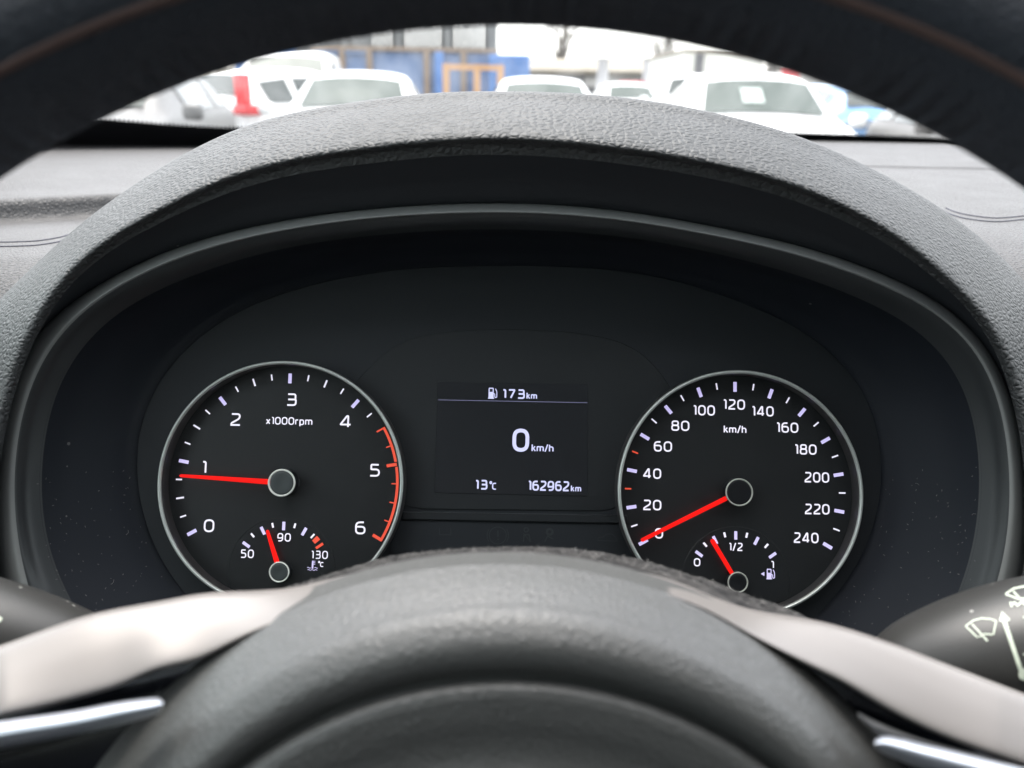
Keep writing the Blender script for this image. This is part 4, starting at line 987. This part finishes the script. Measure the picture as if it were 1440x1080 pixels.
# red lettered sign
d = 36; x0, x1 = span(872, 908, d); z1 = Z(114, 890, d)
t = thing('lettered_sign', ((x0 + x1) / 2, d, 0), 'low sign with blurred red letters in front of the far building', 'sign')
MB().box((x0 - .5, d, 0), (x1 + 1.0, d + .2, z1 - .35)).build('board', M_conc, t)
for i in range(4):
    xx = x0 + (x1 - x0) * (i + .5) / 4; wv = MB(); wv.tube([(xx + .13 * cos(a), d - .08, z1 - .16 + .13 * sin(a)) for a in np.linspace(.3, 2 * pi - .3, 12)], .05, 6); wv.build('letter', M_red, t, True)
# cream box body, red sign, green blur
boxthing('box_trailer', 'cream box trailer behind the white cars at the right', 'trailer', 962, 1072, 72, 26, 7, M_trailer, 0, bot=.7, part='box_body')
tr = bpy.data.objects['box_trailer']; xx0, xx1 = span(962, 1072, 26); zt = Z(72, 1010, 26)
MB().box((xx0 - .05, 25.94, zt - .05), (xx1 + .05, 33.1, zt + .05)).build('roof_edge', M_roof, tr)
MB().box((GX(982, 100, 26) - .12, 25.95, 1.7), (GX(982, 100, 26) + .12, 25.999, 2.35)).build('vent', M_wallg, tr)
for sx in (xx0 + .4, xx1 - .4):
    for yy in (27.2, 31.5): MB().tube([(sx - .15, yy, .45), (sx + .15, yy, .45)], .45, 20).build('wheel', M_tyre, tr)
t, x0, x1, zt = boxthing('red_sign', 'red sign board with a white line of lettering at the right', 'sign', 1101, 1126, 92, 24, .12, M_red, 0, bot=.9)
MB().box((x0 + .05, 23.96, zt - .36), (x1 - .05, 23.999, zt - .26)).build('lettering', M_wtxt, t); MB().box((x0 + .2, 24.02, 0), (x0 + .28, 24.1, .9)).build('leg', M_steel, t); MB().box((x1 - .28, 24.02, 0), (x1 - .2, 24.1, .9)).build('leg', M_steel, t)
boxthing('site_hut', 'grey site hut at the far right behind the blue car', 'hut', 1130, 1230, 96, 30, 3, M_conc, 0)
# distant row of trees, as one mass
M_wood = mat('bare hedge', (.22, .20, .15), .95)
mb = MB()
for i in range(5200):
    u = random.uniform(-200, 1650); y = random.uniform(85, 100); x = GX(u, 100, y); zt = 3.0 + .5 * sin(u * .03) + .4 * sin(u * .011)
    z = random.uniform(0, zt); d = RNG.normal(0, 1, 3); d[2] = abs(d[2]) + .6; d = d / np.linalg.norm(d) * random.uniform(.5, 1.2)
    p = np.array([x, y, z]); s = np.cross(d, [0, 1, 0]) * .16
    mb.add([p - s, p + s, p + d], [(0, 1, 2)])
o = mb.build('distant_hedge', M_wood, None); tag(o, 'brown leafless hedgerow far behind the low building', 'hedge', kind='stuff')
def tree(u, y, vtop, label, seed, spread=.35):
    rnd = random.Random(seed); x = GX(u, 100, y); H = Z(vtop, u, y) * 1.25
    t = thing('bare_tree', (x, y, 0), label, 'tree', 'leafless trees behind the low building')
    MB().tube([(x, y, 0), (x + .1, y, H * .3), (x - .05, y, H * .55)], [.30, .22, .14], 10).build('trunk', M_bark, t, True)
    mb = MB()
    def br(p, d, l, r, k):
        q = p + d * l; mid = (p + q) / 2 + np.array([rnd.gauss(0, .04), rnd.gauss(0, .04), 0]) * l
        mb.tube([p, mid, q], [r, r * .8, r * .55], 5)
        if k == 0: return
        for _ in range(rnd.choice((2, 3, 3))):
            e = d + np.array([rnd.gauss(0, spread), rnd.gauss(0, spread), rnd.uniform(0, .3)]); e /= np.linalg.norm(e)
            br(p + d * l * rnd.uniform(.5, 1), e, l * rnd.uniform(.6, .82), r * .55, k - 1)
    for i in range(7):
        a = rnd.uniform(0, 6.28); z = H * rnd.uniform(.2, .55); e = np.array([cos(a) * .35, sin(a) * .35, 1.0]); e /= np.linalg.norm(e)
        br(np.array([x, y, z]), e, H * .22, .17, 4)
    o = mb.build('branches', M_bark, t); o['kind'] = 'stuff'
tree(786, 75, 20, 'leafless tree rising above the beige roof, left of the white posts', 3)
tree(934, 85, 50, 'thin leafless tree above the building near the cream trailer', 9, .25)
tree(1092, 60, 80, 'small leafless tree between cream trailer and red sign', 12, .3)
